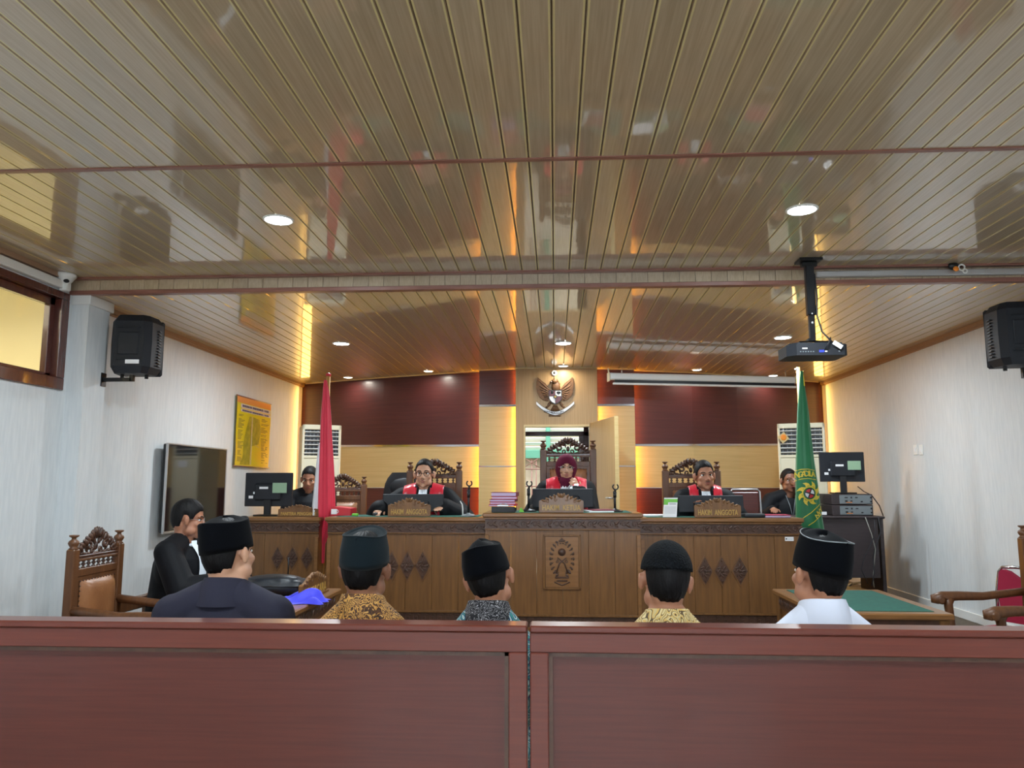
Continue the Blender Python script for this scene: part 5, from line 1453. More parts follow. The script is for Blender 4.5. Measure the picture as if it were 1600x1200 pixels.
q = MB(); p = Z(682, 430); q.tube([(p[0] + .02, -.04, p[1] + .01), (p[0] + .002, -.042, p[1] + .004), (p[0] - .004, -.042, p[1] - .022)], [.012, .009, .002], 8); q.obj('beak', 'teak_dark', t)
q = MB()
for k in range(-3, 4): a = Z(770 + 8 * k, 840); b = Z(770 + 24 * k, 935); q.tube([(a[0], -.012, a[1]), (b[0], -.014, b[1])], [.006, .010], 8)
q.obj('tail', 'bronze', t)
sh = [(655, 572), (890, 572), (890, 720), (868, 765), (830, 800), (772, 830), (715, 800), (677, 765), (655, 720)]
q = MB(); q.prism([Z(*p) for p in sh], -.058, -.046, 0)
cx_, cy_ = 772, 695
sc = lambda p: Z(cx_ + (p[0] - cx_) * .88, cy_ + (p[1] - cy_) * .88)
q.prism([sc(p) for p in [(655, 572), (768, 572), (768, 678), (655, 678)]], -.060, -.057, 1)
q.prism([sc(p) for p in [(776, 572), (890, 572), (890, 678), (776, 678)]], -.060, -.057, 2)
q.prism([sc(p) for p in [(655, 686), (768, 686), (768, 828), (715, 800), (677, 765), (655, 720)]], -.060, -.057, 2)
q.prism([sc(p) for p in [(776, 686), (890, 686), (890, 720), (868, 765), (830, 800), (776, 828)]], -.060, -.057, 1)
q.obj('shield', ['black', 'shieldred', 'paper'], t)
q = MB(); p = Z(833, 615); q.ell((p[0], -.062, p[1]), (.026, .004, .016), n=12, m=6); p = Z(830, 640); q.box(p[0], -.062, p[1], .007, .004, .026); q.obj('banyan_motif', 'black', t); q = MB()
p = Z(718, 610); q.ell((p[0], -.062, p[1]), (.016, .005, .020), n=10, m=6); q.obj('buffalo_motif', 'black', t)
q = MB()
p = Z(772, 692); star = [(p[0] + (.020 if k % 2 == 0 else .008) * math.sin(k * PI / 5), p[1] + (.020 if k % 2 == 0 else .008) * math.cos(k * PI / 5)) for k in range(10)]
hexa = [(p[0] + .027 * math.sin(k * PI / 2.5 + PI), p[1] + .027 * math.cos(k * PI / 2.5 + PI)) for k in range(5)]
q.prism(hexa, -.064, -.059, 0); q.prism(star, -.067, -.063, 1); q.obj('shield_star', ['black', 'gold'], t)
def ribz(x): return 985 - 185 * abs((x - 770) / 330) ** 1.7
for nm_, a0, a1, mt, th_, yy in (('ribbon_middle', 560, 980, 'paper', 27, -.022), ('ribbon_end', 432, 575, 'paper', 25, -.014), ('ribbon_end', 965, 1108, 'paper', 25, -.014)):
    q = MB(); n = 12
    for kk, mi, e in ((th_, 0, 0), (th_ + 8, 1, .002)):
        xs = [a0 + (a1 - a0) * i / n for i in range(n + 1)]
        top = [Z(x, ribz(x) - kk) for x in xs]; bot = [Z(x, ribz(x) + kk) for x in xs]
        for i in range(n): q.add([(top[i][0], yy + e, top[i][1]), (top[i + 1][0], yy + e, top[i + 1][1]), (bot[i + 1][0], yy + e, bot[i + 1][1]), (bot[i][0], yy + e, bot[i][1]),
                                  (top[i][0], yy + e + .008, top[i][1]), (top[i + 1][0], yy + e + .008, top[i + 1][1]), (bot[i + 1][0], yy + e + .008, bot[i + 1][1]), (bot[i][0], yy + e + .008, bot[i][1])],
                                 [[0, 1, 2, 3], [7, 6, 5, 4], [0, 4, 5, 1], [2, 6, 7, 3]], mi)
    q.obj(nm_, ['paper', 'black'], t)
q = MB()
for wd, xx, rr in (('BHINNEKA', 665, .16), ('TUNGGAL', 790, -.02), ('IKA', 890, -.20)):
    p = Z(xx, ribz(xx)); text_mb(q, wd, .026, (p[0], -.024, p[1]), rot=Matrix.Rotation(rr, 3, 'Y'), depth=.0012, bold=.0006)
q.obj('motto', 'black', t, fix=False)
q = MB(); p = Z(760, 1020); q.box(p[0], -.010, p[1], .14, .016, .02, bev=.005); q.obj('foot_scroll', 'bronze', t)
# round camera above the emblem
rp = at(866, 583, CY)
t = thing('round_camera', 'small round white-ringed camera on the wall above the eagle emblem', 'security camera', (rp.x, CY, rp.z))
q = MB(); q.lathe([(.034, 0), (.034, .014), (.028, .022), (.022, .022), (.020, .016)], 20, tilt=Matrix.Rotation(PI / 2, 3, 'X')); q.obj('ring', 'white', t)
q = MB(); q.lathe([(.020, .0), (.020, .012), (.010, .02), (.001, .022)], 16, tilt=Matrix.Rotation(PI / 2, 3, 'X')); q.obj('lens', 'blackgloss', t)
q = MB(); q.tube([(0, -.004, -.03), (-.002, -.004, -.075)], .003, 6); q.obj('cable', 'cable', t)


# ================================================================= PEOPLE
def ik(S, W_, l1, l2, pole):
    S = V(S); W_ = V(W_); d = W_ - S; L = min(d.length, (l1 + l2) * .995)
    u = d.normalized(); W_ = S + u * L
    a = (l1 * l1 - l2 * l2 + L * L) / (2 * L); h = math.sqrt(max(0, l1 * l1 - a * a))
    p = V(pole); p = (p - u * p.dot(u)).normalized()
    return S + u * a + p * h, W_


def hand(q, wr, fwd, palm, side, curl=.4, k=1.0, thumb_in=.6):
    """palm and five separate fingers; fwd = finger direction, palm = palm normal, side = +1 if the thumb lies towards fwd x palm"""
    f = V(fwd).normalized(); p = V(palm); p = (p - f * p.dot(f)).normalized(); s = f.cross(p) * side
    M3 = Matrix((s, p, f)).transposed()
    q.ell(V(wr) + f * .045 * k, (.040 * k, .016 * k, .050 * k), n=14, m=9, rot=M3)
    q.cap(wr, V(wr) + f * .03 * k, .024 * k, .026 * k)
    for i, (off, ln, r) in enumerate(((.030, .070, .0088), (.010, .078, .0092), (-.010, .073, .0088), (-.029, .058, .0078))):
        b = V(wr) + f * (.082 - abs(off) * .25) * k + s * off * k
        a1 = curl * (.8 + .1 * i); d = f; P0 = b - f * .02 * k
        for j, seg in enumerate((.45, .32, .23)):
            ang = a1 * (j + 1) * .62
            d = (f * math.cos(ang) + p * math.sin(ang)).normalized()
            P1 = P0 + d * ln * seg * k * (1.25 if j == 0 else 1)
            q.cap(P0, P1, r * k * (1 - .07 * j), r * k * (.95 - .09 * j), n=10); P0 = P1
    b = V(wr) + f * .020 * k + s * .028 * k
    t1 = b + (f * .75 + s * .75 + p * thumb_in * .5).normalized() * .036 * k
    t2 = t1 + (f * 1.0 + s * .25 + p * thumb_in).normalized() * .030 * k
    q.cap(b, t1, .0125 * k, .0105 * k, n=10); q.cap(t1, t2, .0105 * k, .0085 * k, n=10)


def person(label, Hw, rz, seat, floor, scale=1.0, hyaw=0.0, hpitch=0.0, hroll=0.0, lean=.03, skin='skin', hair=True, hairline=24, hairback=-52,
           cloth='shirt', cmat='charcoal', lhand=None, rhand=None, handdirs=None, collar=None, shoulder=.185, voxel=.0075, legs=True, female=False, sleeve_r=1.0,
           glasses=None, moustache=False, trouser='trouser', brow=True, elbow_out=.6, puff=0.0, neck=.138, reach=.43, drop=.055):
    """Hw = world position of the head centre (at eye level). Local frame: origin on the floor below the hips, facing +Y."""
    R = Matrix.Rotation(rz, 3, 'Z')
    base = V((Hw[0], Hw[1], 0)) - R @ V((0, lean, 0)); base.z = floor
    t = thing('person', label, 'person', base, rz)
    hz = Hw[2] - floor; sz = seat - floor
    k = scale
    H = V((0, lean, hz))
    Rh = Euler((hpitch, hroll, hyaw), 'YXZ').to_matrix()
    Nk = V((0, lean - .030 * k, hz - neck * k))       # neck base
    zs = Nk.z - drop * k
    hip = V((0, 0, sz + .095))
    q = MB()
    # ---- head (continuous with the body)
    def hp(x, y, z): return H + Rh @ V((x * k, y * k, z * k))
    def he(c_, r, **kw): q.ell(hp(*c_), [a * k for a in r], rot=Rh, **kw)
    he((0, -.014, .036), (.075, .094, .085), n=24, m=14)
    he((0, -.045, -.032), (.060, .042, .060), n=18, m=10)
    he((0, .020, -.032), (.060 if not female else .057, .066, .078), n=22, m=12)
    he((0, .046, -.076), (.038, .034, .032), n=14, m=9)
    he((0, .066, -.095), (.020, .016, .016), n=12, m=8)
    for s in (-1, 1):
        he((s * .038, .052, -.022), (.024, .026, .022), n=12, m=8)
        he((s * .046, .02, -.065), (.022, .04, .03), n=12, m=8)
        q.cap(hp(s * .008, .0785, .026), hp(s * .046, .063, .026), .009 * k, .007 * k, n=10)
        he((s * .012, .092, -.033), (.009, .010, .008), n=10, m=6)
        he((s * .083, -.006, -.008), (.013, .015, .033), n=12, m=8)
        he((s * .091, -.012, .004), (.007, .012, .020), n=10, m=7)
    q.cap(hp(0, .078, .016), hp(0, .099, -.026), .0085 * k, .0125 * k, n=12)
    q.cap(hp(-.017, .079, -.056), hp(.017, .079, -.056), .0085 * k, .0085 * k, n=10)
    q.cap(hp(-.013, .077, -.066), hp(.013, .077, -.066), .009 * k, .009 * k, n=10)
    q.cap(hp(0, -.02, -.06), Nk + V((0, 0, -.01)), .053 * k, .062 * k, n=20)
    # ---- trunk
    ch = Nk * .72 + hip * .28; ab = Nk * .35 + hip * .65; ch.z = zs - .12; 
    he2 = lambda c_, r, n=24, m=14: q.ell(c_, r, n=n, m=m)
    he2(ch, (.160, .108, .165)); he2(ab, (.148, .108, .17)); he2(hip + V((0, -.01, 0)), (.165, .125, .115))
    S = {}
    for s in (-1, 1):
        S[s] = V((s * shoulder, Nk.y + .0, zs))
        q.cap(V((s * .03, Nk.y, Nk.z + .02)), S[s] + V((-s * .03, 0, .006)), .048, .050, n=16)
    lh = lhand or (-.10, .30, sz + .17); rh = rhand or (.10, .30, sz + .17)
    arm = {}
    dirs = handdirs or {}
    for s, hpnt in ((-1, lh), (1, rh)):
        pole = dirs.get(('pole', s), (s * elbow_out, -.4, -.8))
        E_, W_ = ik(S[s], hpnt, .285, .25, pole); arm[s] = (E_, W_)
        q.cap(S[s], E_, .050, .040, n=14); q.cap(E_, W_, .040, .025, n=14)
        fd, pn, c_ = dirs.get(s, ((W_ - E_).normalized(), V((0, 0, -1)), .45))
        hand(q, W_, fd, pn, -s if dirs.get(('flip', s)) else s, c_)
    kn = {}
    for s in (-1, 1):
        a = V((s * .085, .02, sz + .085)); b = V((s * .115, reach, sz + .055)); d = V((s * .12, reach - .03, .085))
        kn[s] = (a, b, d)
        q.cap(a, b, .082, .058, n=14); q.cap(b, d, .056, .038, n=14); q.cap(d + V((0, 0, -.035)), d + V((0, .15, -.045)), .036, .028, n=12)
    body = remesh(q, voxel, 3, 'body'); body.materials.append(MT[skin])
    bo_ = link('body', body, t)
    # ---- projections onto the face
    bvh = BVHTree.FromPolygons([v.co[:] for v in body.vertices], [tuple(p.vertices) for p in body.polygons])
    fwd = Rh @ V((0, 1, 0))
    def face(x, z, lift=0.0):
        o = hp(x, .25, z); r = bvh.ray_cast(o, -fwd)
        p = r[0] if r[0] is not None else hp(x, .08, z)
        return p + fwd * lift
    for s in (-1, 1):
        e = MB(); e.ell(face(s * .031, .006, -.004 * k), (.0155 * k, .008 * k, .0075 * k), n=14, m=8, rot=Rh)
        ey = e.obj('eye', 'eyewhite', t)
        e = MB()
        e.ell(face(s * .031, .006, .0025 * k), (.0062 * k, .004 * k, .0062 * k), n=12, m=6, rot=Rh)
        e.tube([face(s * x_, z_, .0025) for x_, z_ in ((.015, .006), (.023, .0125), (.032, .0145), (.041, .012), (.048, .006))], [.001, .002, .0024, .002, .001], 6)
        e.obj('iris', 'iris', ey)
    if brow:
        for s in (-1, 1):
            e = MB(); e.tube([face(s * x_, z_, .001) for x_, z_ in ((.012, .025), (.022, .030), (.034, .032), (.046, .028), (.052, .023))], [.002, .0038, .004, .003, .0012], 6, flat=.8)
            e.obj('eyebrow', 'hair', t)
    e = MB(); e.tube([face(x_, -.056 + .003 * math.cos(x_ * 110), .0005) for x_ in (-.022, -.012, -.004, .004, .012, .022)], [.0012, .004, .005, .005, .004, .0012], 8)
    e.tube([face(x_, -.066 + .0, .0005) for x_ in (-.018, -.008, 0, .008, .018)], [.0012, .0045, .0055, .0045, .0012], 8); e.obj('lips', 'lip', t)
    if moustache:
        e = MB(); e.tube([face(x_, -.044 - abs(x_) * .25, .002) for x_ in (-.026, -.014, -.004, .004, .014, .026)], [.0008, .0024, .0028, .0028, .0024, .0008], 6); e.obj('moustache', 'moustache', t)
    if glasses:
        e = MB(); r_ = glasses
        for s in (-1, 1):
            cc = V((s * .032, .0, .003)); yy = max((Rh.transposed() @ (face(s * .031, .004) - H)).y / k, (Rh.transposed() @ (face(.0, .02) - H)).y / k - .004) + .008
            e.tube([hp(cc.x + .0235 * math.cos(a), yy, cc.z + .019 * math.sin(a)) for a in [j * PI / 9 for j in range(19)]], r_, 6, cap=False)
            e.tube([hp(s * .055, yy, .008), hp(s * .074, yy - .03, .010), hp(s * .083, -.0, .008)], r_ * .9, 6)
        e.tube([hp(-.009, yy, .006), hp(0, yy + .002, .009), hp(.009, yy, .006)], r_, 6)
        e.obj('glasses', 'black' if glasses > .0014 else 'silver', t)
    # ---- hair: a shell over the skull with a hairline
    if hair:
        e = MB(); nu, nv = 72, 16
        rad = (.0775, .0975, .0885); cc = (0, -.014, .036)
        def low(a):   # a = 0 in front
            d = abs(math.degrees(a)); d = min(d, 360 - d)
            if d < 36: return hairline + 2 * math.cos(a * 6)
            if d < 58: return hairline + (2 - hairline) * (d - 36) / 22
            if d < 66: return 2 - 17 * (d - 58) / 8
            if d < 80: return -15
            if d < 86: return -15 + 13 * (d - 80) / 6
            if d < 100: return -2
            return -2 + (hairback + 2) * min(1, (d - 100) / 16)
        def shell(u, v, g):
            a = 2 * PI * u; el = math.radians(90 - (90 - low(a)) * v); vv = v
            thick = g * (1.0 + .008 * math.sin(a * 17 + v * 9)) if g > 1 else g
            ce = math.cos(el) if el > 0 else 1 - .30 * (el / math.radians(-55)) ** 2; sel = math.sin(el) * (1 if el > 0 else 1.35)
            fr = 1 + (.07 * max(0, math.sin(el)) if g > 1 else 0)
            fade = 1 if v < .8 else 1 - .045 * (v - .8) / .2 * (1 if g > 1 else 0)
            return hp(cc[0] + math.sin(a) * ce * rad[0] * thick * fade, cc[1] + math.cos(a) * ce * rad[1] * thick * fade * fr, cc[2] + sel * rad[2] * thick * fr * (fade if el > 0 else 1))
        e.grid(lambda u, v: shell(u, v, 1.028), nu, nv, closeu=True); e.grid(lambda u, v: shell(u, v, .93), nu, nv, closeu=True)
        o2 = (nv + 1) * nu
        for i in range(nu):
            a, b = nv * nu + i, nv * nu + (i + 1) % nu
            e.f.append([a, b, o2 + b, o2 + a]); e.m.append(0); e.s.append(True)
        e.obj('hair', 'hair', t)
    # ---- clothing
    inf = .014 + puff
    q = MB()
    q.ell(ch, (.160 + inf, .108 + inf, .170 + inf), n=28, m=16); q.ell(ab, (.150 + inf, .112 + inf, .18), n=28, m=16)
    q.ell(hip + V((0, -.01, .0)), (.168 + inf, .130 + inf, .12), n=24, m=14)
    if cloth == 'robe':
        q.cap(ch + V((0, 0, .02)), hip + V((0, .02, -.02)), .165, .185, n=24)
    for s in (-1, 1):
        q.cap(V((s * .035, Nk.y - .004, Nk.z + .000)), S[s] + V((-s * .02, 0, .004)), .048 + inf * .7, .052 + inf, n=18)
        E_, W_ = arm[s]
        q.cap(S[s], E_, (.053 + inf), (.046 + inf) * sleeve_r, n=16)
        we = E_ + (W_ - E_) * .93
        q.cap(E_, we, (.045 + inf) * sleeve_r, (.030 + inf * .8) * sleeve_r ** 2, n=16)
        # soft drag folds at the elbow and armpit
        q.cap(E_ + V((0, 0, .02)), S[s] + V((-s * .04, .05, -.05)), .03, .035, n=10)
    cm = remesh(q, .009, 5, 'garment')
    # cut the neck opening: keep what lies below a tilted plane around the neck
    bm = bmesh.new(); bm.from_mesh(cm)
    kill = [v for v in bm.verts if (V((v.co.x, v.co.y)) - V((0, Nk.y + .006))).length < .064 * k and v.co.z > Nk.z - .03]
    bmesh.ops.delete(bm, geom=kill, context='VERTS'); bm.to_mesh(cm); bm.free()
    cm.materials.append(MT[cmat])
    g = link('robe' if cloth == 'robe' else 'shirt', cm, t)
    gb = BVHTree.FromPolygons([v.co[:] for v in cm.vertices], [tuple(p.vertices) for p in cm.polygons])
    if collar:
        e = MB(); n = 36; mt_, hh, op = collar
        def cf(u, v):
            a = 2 * PI * u; o_ = .5 + .5 * math.cos(a)        # a = 0 in front
            r = (.094 - .012 * v / .3 if v < .3 else .082 - .015 * (v - .3) / .7) * k
            z = Nk.z - .022 - .045 * o_ ** 2 + (.050 * v / .3 if v < .3 else .050 + (v - .3) / .7 * hh * (1 - .35 * o_))
            return (r * math.sin(a) * 1.0, Nk.y + .004 + r * math.cos(a) * 1.02 + .012 * o_, z)
        e.grid(cf, n, 10, closeu=True); e.grid(lambda u, v: (cf(u, v)[0] * 1.10, Nk.y + .004 + (cf(u, v)[1] - Nk.y - .004) * 1.10, cf(u, v)[2] - .010 * (1 - v)), n, 10, closeu=True)
        o2 = 11 * n
        for i in range(n): a, b = 10 * n + i, 10 * n + (i + 1) % n; e.f.append([a, b, o2 + b, o2 + a]); e.m.append(0); e.s.append(True)
        e.obj('collar', mt_, t)
    if legs:
        q = MB()
        for s in (-1, 1):
            a, b, d = kn[s]; q.cap(a, b, .094, .070, n=16); q.cap(b, d + V((0, 0, .0)), .068, .052, n=14)
        q.ell(hip + V((0, .0, -.01)), (.178, .14, .11), n=20, m=12)
        tm = remesh(q, .014, 4, 'trousers'); tm.materials.append(MT[trouser]); link('trousers', tm, t)
        for s in (-1, 1):
            d = kn[s][2]; e = MB(); e.ell(d + V((0, .065, -.048)), (.046, .135, .038), n=16, m=8); e.b2(d.x - .042, d.x + .042, d.y - .06, d.y + .18, 0, .016, bev=.006); e.obj('shoe', 'shoe', t)
    return dict(t=t, hp=hp, Rh=Rh, H=H, Nk=Nk, zs=zs, k=k, gb=gb, body=bvh, S=S, arm=arm, base=base, R=R)


def front_patch(P, name, mat, xin, xout, z0, z1, lift=.006, nz=18, nx=8, over=False, frombelow=0):
    """cloth lying on the front of the garment; xin/xout give its edges for each height"""
    e = MB()
    def fn(u, v):
        z = z0 + (z1 - z0) * v; x = xin(v) + (xout(v) - xin(v)) * u
        r = P['gb'].ray_cast(V((x, .6, z)), V((0, -1, 0)))
        p = r[0] if r[0] is not None else V((x, P['Nk'].y + .06, z))
        return p + V((0, lift + .0025 * math.sin(u * 14 + v * 3), 0))
    e.grid(fn, nx, nz)
    o = e.obj(name, mat, P['t'])
    md = o.modifiers.new('solid', 'SOLIDIFY'); md.thickness = .004; md.offset = 1
    return o


def shoulder_yoke(P, mat, w0, w1, name='red_shoulder_panel', zb=-.30):
    """satin panel from the neck over each shoulder, down the front"""
    for s in (-1, 1):
        e = MB()
        def fn(u, v):
            # v 0 at the back of the shoulder, 1 down the front; u across from the neck outwards
            x = s * (w0 + (w1 - w0) * u)
            zc = P['zs']; yc = P['Nk'].y
            if v < .35:
                a = PI * (1.0 - v / .35 * .5)      # from behind over the top
                d = V((0, -math.cos(a), -math.sin(a)))
                o = V((x, yc, zc - .02)) - d * .5
                r = P['gb'].ray_cast(V((x, yc, zc - .02)) + V((0, math.cos(a), math.sin(a))) * .5, V((0, -math.cos(a), -math.sin(a))))
                dirn = V((0, math.cos(a), math.sin(a)))
                p = r[0] if r[0] is not None else V((x, yc, zc)) + dirn * .06
                return p + dirn * .007
            t_ = (v - .35) / .65
            a = (PI / 2) * (1 - min(1, t_ * 3.0)); z = zc - .02 + zb * max(0, t_ - .05)
            x2 = x * (1 - .22 * t_ * (1 - u)) if t_ > 0 else x
            dirn = V((0, math.cos(a), math.sin(a)))
            r = P['gb'].ray_cast(V((x2, yc, z)) + dirn * .5, -dirn)
            p = r[0] if r[0] is not None else V((x2, yc, z)) + dirn * .1
            return p + dirn * (.007 + .002 * math.sin(u * 12 + v * 5))
        e.grid(fn, 8, 26)
        o = e.obj(name, mat, P['t']); md = o.modifiers.new('solid', 'SOLIDIFY'); md.thickness = .004; md.offset = 0


def jabot(P, w_top=.035, w_bot=.055, length=.26, pleats=5):
    e = MB(); zc = P['Nk'].z - .012
    def fn(u, v):
        x = (u - .5) * 2 * (w_top + (w_bot - w_top) * v); z = zc + .02 - length * v
        r = P['gb'].ray_cast(V((x, .6, z)), V((0, -1, 0)))
        y = r[0].y if r[0] is not None else P['Nk'].y + .085
        if v < .12: y = max(y, P['Nk'].y + .068)
        return (x, y + .012 + .003 * math.sin(u * pleats * 2 * PI), z)
    e.grid(fn, 24, 14); o = e.obj('white_jabot', 'jabot', P['t']); md = o.modifiers.new('solid', 'SOLIDIFY'); md.thickness = .003
    e = MB()
    e.tube([V((.060 * P['k'] * math.sin(a), P['Nk'].y + .004 + .064 * P['k'] * math.cos(a), P['Nk'].z - .004 - .02 * math.cos(a))) for a in [j * PI / 12 for j in range(25)]], .013, 8, cap=False); e.obj('white_collar', 'jabot', P['t'])


def peci(P, mat, h=.115, tilt=(0, 0), r=(.093, .113), top=.93, crown=.010, zoff=.014, name='cap', trim=None, yaw=0):
    """oval brimless cap standing on the skull"""
    k = P['k']; T = Euler((tilt[0], tilt[1], 0)).to_matrix()
    e = MB(); n = 44
    def pt(a, s, z):
        return P['hp'](*(T @ V((r[0] * s * math.sin(a), r[1] * s * math.cos(a), z)) + V((0, -.014, zoff))))
    rows = [(.97, .010), (1.0, 0), (1.005, .02), (.985, h * .5), (top + .008, h * .93), (top, h), (top - .03, h + .003), (top - .05, h - .003), (top * .80, h + crown * .2), (top * .5, h + crown), (top * .2, h + crown * 1.15), (.01, h + crown * 1.15)]
    ridge = lambda a, s: .006 * (1 - s) * math.cos(2 * a)
    vs = [pt(2 * PI * i / n, s, z + (ridge(2 * PI * i / n, s) if z > h * .98 else 0) + .010 * math.cos(2 * (2 * PI * i / n)) * (z / h) * .6) for s, z in rows for i in range(n)]
    e.add(vs, [[j * n + i, j * n + (i + 1) % n, (j + 1) * n + (i + 1) % n, (j + 1) * n + i] for j in range(len(rows) - 1) for i in range(n)], 0, True)
    o = e.obj(name, mat, P['t'])
    if trim:
        e = MB(); e.tube([pt(2 * PI * i / n, top + .006, h + .001 + .006 * math.cos(4 * PI * i / n)) for i in range(n + 1)], .0022, 6, cap=False); e.obj('cap_piping', trim, P['t'])
    e = MB(); e.tube([pt(0 + PI, .96 - 1.92 * i / 16 if True else 0, h + crown * (1.15 - abs(1 - i / 8) * .9) + .002) for i in range(17)], .003, 6); e.obj('cap_crease', mat, P['t'])
    return o


# ---- the five men seen from behind (on a bench behind the partition)
bn = thing('visitor_bench', 'long wooden bench hidden behind the partition where the five men sit', 'bench', (0, 2.88, 0))
q = MB(); q.b2(-2.0, 1.75, -.18, .26, .405, .435, bev=.006); q.obj('seat', 'teak', bn)
for x in (-1.9, -.1, 1.65):
    q = MB(); q.b2(x - .03, x + .03, -.14, .22, 0, .405, bev=.006); q.obj('leg', 'teak', bn)

def head_at(x, y, Y): p = at(x, y, Y); return (p.x, p.y, p.z)
P1 = person('man from behind in black cap and charcoal jacket, leftmost of the five', head_at(359, 866, 2.86), 0.0, .43, 0, scale=1.02, hyaw=-.42, hroll=-.09, skin='skin_light', cmat='charcoal', collar=('charcoal', .040, 0), shoulder=.185, drop=.075, puff=.012, voxel=.008, elbow_out=.8)
peci(P1, 'velvet', h=.104, tilt=(.10, -.02), r=(.085, .101), top=.94)
P2 = person('man from behind in tall grey-green cap and gold brown batik shirt', head_at(571, 889, 2.90), 0.0, .43, 0, scale=1.06, hyaw=-.08, hroll=.02, skin='skin_brown', cmat='batikgold', collar=('batikgold', .042, 0), drop=.105, elbow_out=.35, shoulder=.155, puff=.006, voxel=.008)
peci(P2, 'velvetgreen', h=.108, tilt=(.15, .02), r=(.084, .104), top=.87, crown=-.010, zoff=.020, trim='velvetgreen')
P3 = person('man from behind in black cap and teal batik shirt with black floral collar', head_at(764, 902, 3.02), 0.0, .43, 0, scale=1.05, hyaw=-.12, hroll=-.21, hpitch=-.02, skin='skin', cmat='batikteal', collar=('batikcollar', .046, 0), drop=.125, elbow_out=.35, shoulder=.150, puff=.004, voxel=.008)
peci(P3, 'velvet', h=.100, tilt=(.06, -.04), r=(.085, .105), top=.86, crown=.016)
P4 = person('man from behind in round black knitted skullcap and cream batik shirt', head_at(1039.5, 907, 2.86), 0.0, .43, 0, scale=1.04, hyaw=.05, hroll=.07, skin='skin', cmat='batikcream', collar=('batikcream', .032, 0), drop=.115, shoulder=.155, puff=.004, voxel=.008)
e = MB(); n = 40
def kuf(u, v):
    a = 2 * PI * u; el = math.radians(90 - (90 - 2 + 8 * math.cos(a)) * v * 1.0)
    return P4['hp'](math.sin(a) * math.cos(el) * .0885, -.014 + math.cos(a) * math.cos(el) * .110, .032 + math.sin(el) * .108)
e.grid(kuf, n, 16, closeu=True); o = e.obj('skullcap', 'knit', P4['t']); md = o.modifiers.new('s', 'SOLIDIFY'); md.thickness = .004
P5 = person('man from behind in black piped cap and white shirt, rightmost of the five', head_at(1279, 897, 2.84), 0.0, .43, 0, scale=1.05, hyaw=.38, hroll=.06, skin='skin', cmat='whiteshirt', collar=('whiteshirt', .046, 0), drop=.100, shoulder=.160, puff=.010, voxel=.008)
peci(P5, 'velvet', h=.112, tilt=(.20, .03), r=(.086, .104), top=.90, trim='grey')

# ---- lawyer in a black robe, in profile at the left table
LH = head_at(295, 812, 5.15)
P6 = person('man in black robe with white jabot and thin glasses, in profile at the left table', LH, -PI / 2 - .05, .45, 0, scale=1.06, hyaw=.45, hpitch=-.14, lean=.10, skin='skin', cloth='robe', cmat='robe', shoulder=.185, voxel=.006, puff=.02, sleeve_r=1.18, glasses=.0012, hairline=20,
            lhand=(-.16, .42, .86), rhand=(.14, .44, .86), handdirs={-1: ((.2, 1, 0), (0, 0, -1), .3), 1: ((-.2, 1, 0), (0, 0, -1), .3)})
jabot(P6, .030, .050, .36, 6)
q = MB()
st = thing('low_armchair', 'wooden armchair under the man in the black robe, its back and arms barely seen', 'chair', (P6['base'].x - .02, P6['base'].y, 0), -PI / 2 - .05)
q = MB(); q.box(0, 0, .415, .50, .48, .06, bev=.01); q.obj('seat', 'chairwood', st)
q = MB(); q.box(0, -.27, .70, .50, .035, .085, bev=.008); q.box(-.2, -.27, .55, .04, .03, .25); q.box(.2, -.27, .55, .04, .03, .25); q.obj('backrest', 'chairwood', st)
for sx in (-1, 1):
    for sy in (-1, 1):
        q = MB(); q.box(sx * .23, sy * .22 - .04, .20, .045, .045, .40, bev=.005); q.obj('leg', 'chairwood', st)
    q = MB(); q.box(sx * .27, -.06, .66, .05, .46, .035, bev=.01); q.box(sx * .27, .12, .54, .04, .04, .22, bev=.005); q.obj('armrest', 'chairwood', st)

# ---- judges
seatz = JD + .45
J1 = person('judge with round black glasses in black and red robe behind the left monitor', head_at(663, 741, 6.90), PI, seatz, JD, scale=1.06, hpitch=-.02, skin='skin_light', cloth='robe', cmat='robe', shoulder=.195, neck=.135, reach=.32, voxel=.006, puff=.022, sleeve_r=1.25, glasses=.0022, hairline=30,
            rhand=tuple((Matrix.Rotation(-PI, 3, 'Z') @ (V((MOUSE_L[0] + .015, MOUSE_L[1] + .07, MOUSE_L[2] + .045)) - V((at(663, 741, 6.9).x, 6.93, JD))))), lhand=(-.20, .22, .80),
            handdirs={1: ((.1, 1, -.15), (0, 0, -1), .55), -1: ((.3, 1, 0), (0, 0, -1), .3)}, elbow_out=1.0)
shoulder_yoke(J1, 'redsatin', .062, .180); jabot(J1)
J2 = person('woman judge in maroon headscarf and glasses speaking behind the central monitor', head_at(884.5, 732, 6.88), PI, seatz, JD, scale=1.0, hyaw=.06, hroll=-.03, skin='skin_light', hair=False, cloth='robe', cmat='robe', shoulder=.178, neck=.135, reach=.32, voxel=.006, puff=.022, sleeve_r=1.25, glasses=.0013, female=True,
            lhand=(-.085, .200, .935), rhand=(.18, .24, .80), handdirs={-1: ((.25, .15, 1), (.3, -.9, .2), .8), 1: ((-.3, 1, 0), (0, 0, -1), .3), ('pole', -1): (-.4, .0, -1)})
shoulder_yoke(J2, 'redsatin', .055, .178); jabot(J2, .045, .065, .24, 4)
J3 = person('judge with moustache in black and red robe behind the right monitor', head_at(1100.5, 743.5, 6.86), PI, seatz, JD, scale=1.05, hyaw=.10, hroll=.05, hpitch=-.03, skin='skin', cloth='robe', cmat='robe', shoulder=.180, neck=.135, reach=.32, voxel=.006, puff=.022, sleeve_r=1.2, hairline=26, moustache=True,
            lhand=(-.18, .24, .80), rhand=(.18, .24, .80), lean=.06)
shoulder_yoke(J3, 'redsatin', .065, .140); jabot(J3, .035, .045, .24, 4)
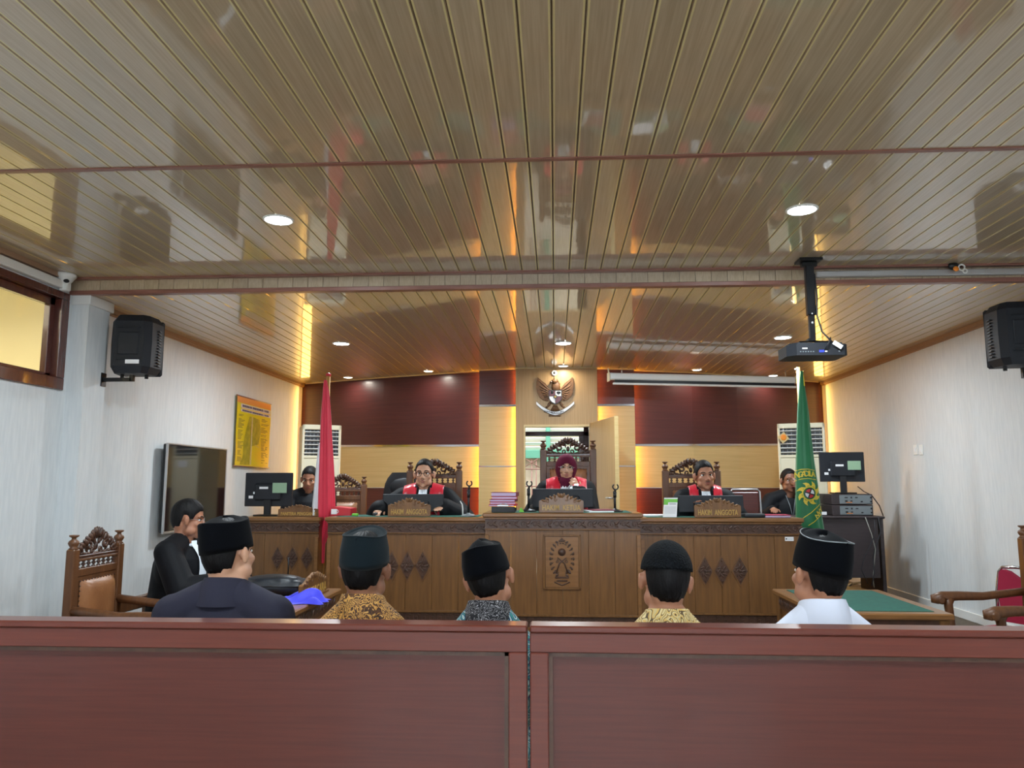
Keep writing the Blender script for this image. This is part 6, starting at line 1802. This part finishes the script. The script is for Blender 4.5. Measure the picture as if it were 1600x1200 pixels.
# headscarf: hood with a face opening, wrapped under the chin and over the chest
e = MB(); hp = J2['hp']
def hood(u, v):
    a = 2 * PI * u                     # round the face opening, v from the opening edge back over the skull
    ox, oz = .0585 * math.sin(a), -.022 + (.066 if math.cos(a) > 0 else .082) * math.cos(a)
    bx, bz = .096 * math.sin(a), .005 + .125 * math.cos(a)
    if v < .5:
        t_ = v / .5; s = math.sin(t_ * PI / 2)
        return hp(ox + (bx - ox) * s, (.064 + .023 * max(0, math.cos(a)) - .010 * max(0, -math.cos(a))) - .070 * (1 - math.cos(t_ * PI / 2)), oz + (bz - oz) * s)
    t_ = (v - .5) / .5; s = math.cos(t_ * PI / 2)
    return hp(bx * s, -.015 - .110 * math.sin(t_ * PI / 2), .02 + (bz - .02) * s)
e.grid(hood, 44, 20, closeu=True); o = e.obj('headscarf', 'hijab', J2['t']); md = o.modifiers.new('s', 'SOLIDIFY'); md.thickness = .006; md.offset = -1
q = MB(); Nk = J2['Nk']
q.cap(hp(0, .022, -.115), Nk + V((0, .015, -.01)), .066, .082, n=20); q.ell(Nk + V((0, .035, -.045)), (.115, .085, .05), n=20, m=10)
q.ell(hp(0, .040, -.118), (.050, .036, .022), n=18, m=10)
me = remesh(q, .008, 5); me.materials.append(MT['hijab']); link('scarf_wrap', me, J2['t'])

# ---- clerks
C1 = person('clerk in black robe looking down behind the red flag and left monitor', head_at(484, 749, 7.60), PI + .1, DAIS + .47, DAIS, scale=1.0, hpitch=-.30, skin='skin', cloth='robe', cmat='robe', shoulder=.18, puff=.02, sleeve_r=1.2, hairline=28)
C2 = person('bespectacled clerk in dark jacket resting his chin on his hand, beside the green flag', head_at(1233, 752, 8.25), PI, DAIS + .47, DAIS, scale=1.02, hyaw=.10, hroll=-.04, skin='skin_brown', cmat='robe', shoulder=.19, puff=.015, hairline=30, glasses=.0018, moustache=True, lean=.10,
            lhand=(-.070, .225, 1.145), rhand=(.24, .34, .93), handdirs={-1: ((.75, .1, .75), (0, -1, .2), .7), 1: ((.2, 1, 0), (0, 0, -1), .4), ('pole', -1): (-.5, .3, -1)})
q = MB(); p = at(1240, 775, 8.02)
e = MB(); Nk = C2['Nk']; e.tube([Nk + V((.05, .06, .0)), Nk + V((.035, .13, -.10)), Nk + V((.01, .15, -.24)), Nk + V((-.015, .13, -.10)), Nk + V((-.05, .06, .0))], .004, 6)
e.box(Nk.x, Nk.y + .158, Nk.z - .28, .055, .004, .08); e.obj('lanyard', 'grey', C2['t'])
for P_, nm_ in ((C2, 'right'), (C1, 'left')):
    s_ = thing('office_chair', 'dark padded chair under the %s clerk' % nm_, 'chair', (P_['base'].x, P_['base'].y, DAIS), PI if P_ is C2 else PI + .1)
    q = MB(); q.box(0, .02, .43, .46, .46, .07, bev=.03); q.obj('seat', 'black', s_)
    q = MB()
    for sx in (-1, 1):
        for sy in (-1, 1): q.tube([(sx * .2, .02 + sy * .2, 0), (sx * .19, .02 + sy * .19, .40)], .015, 8)
    q.obj('frame', 'blackmetal', s_)
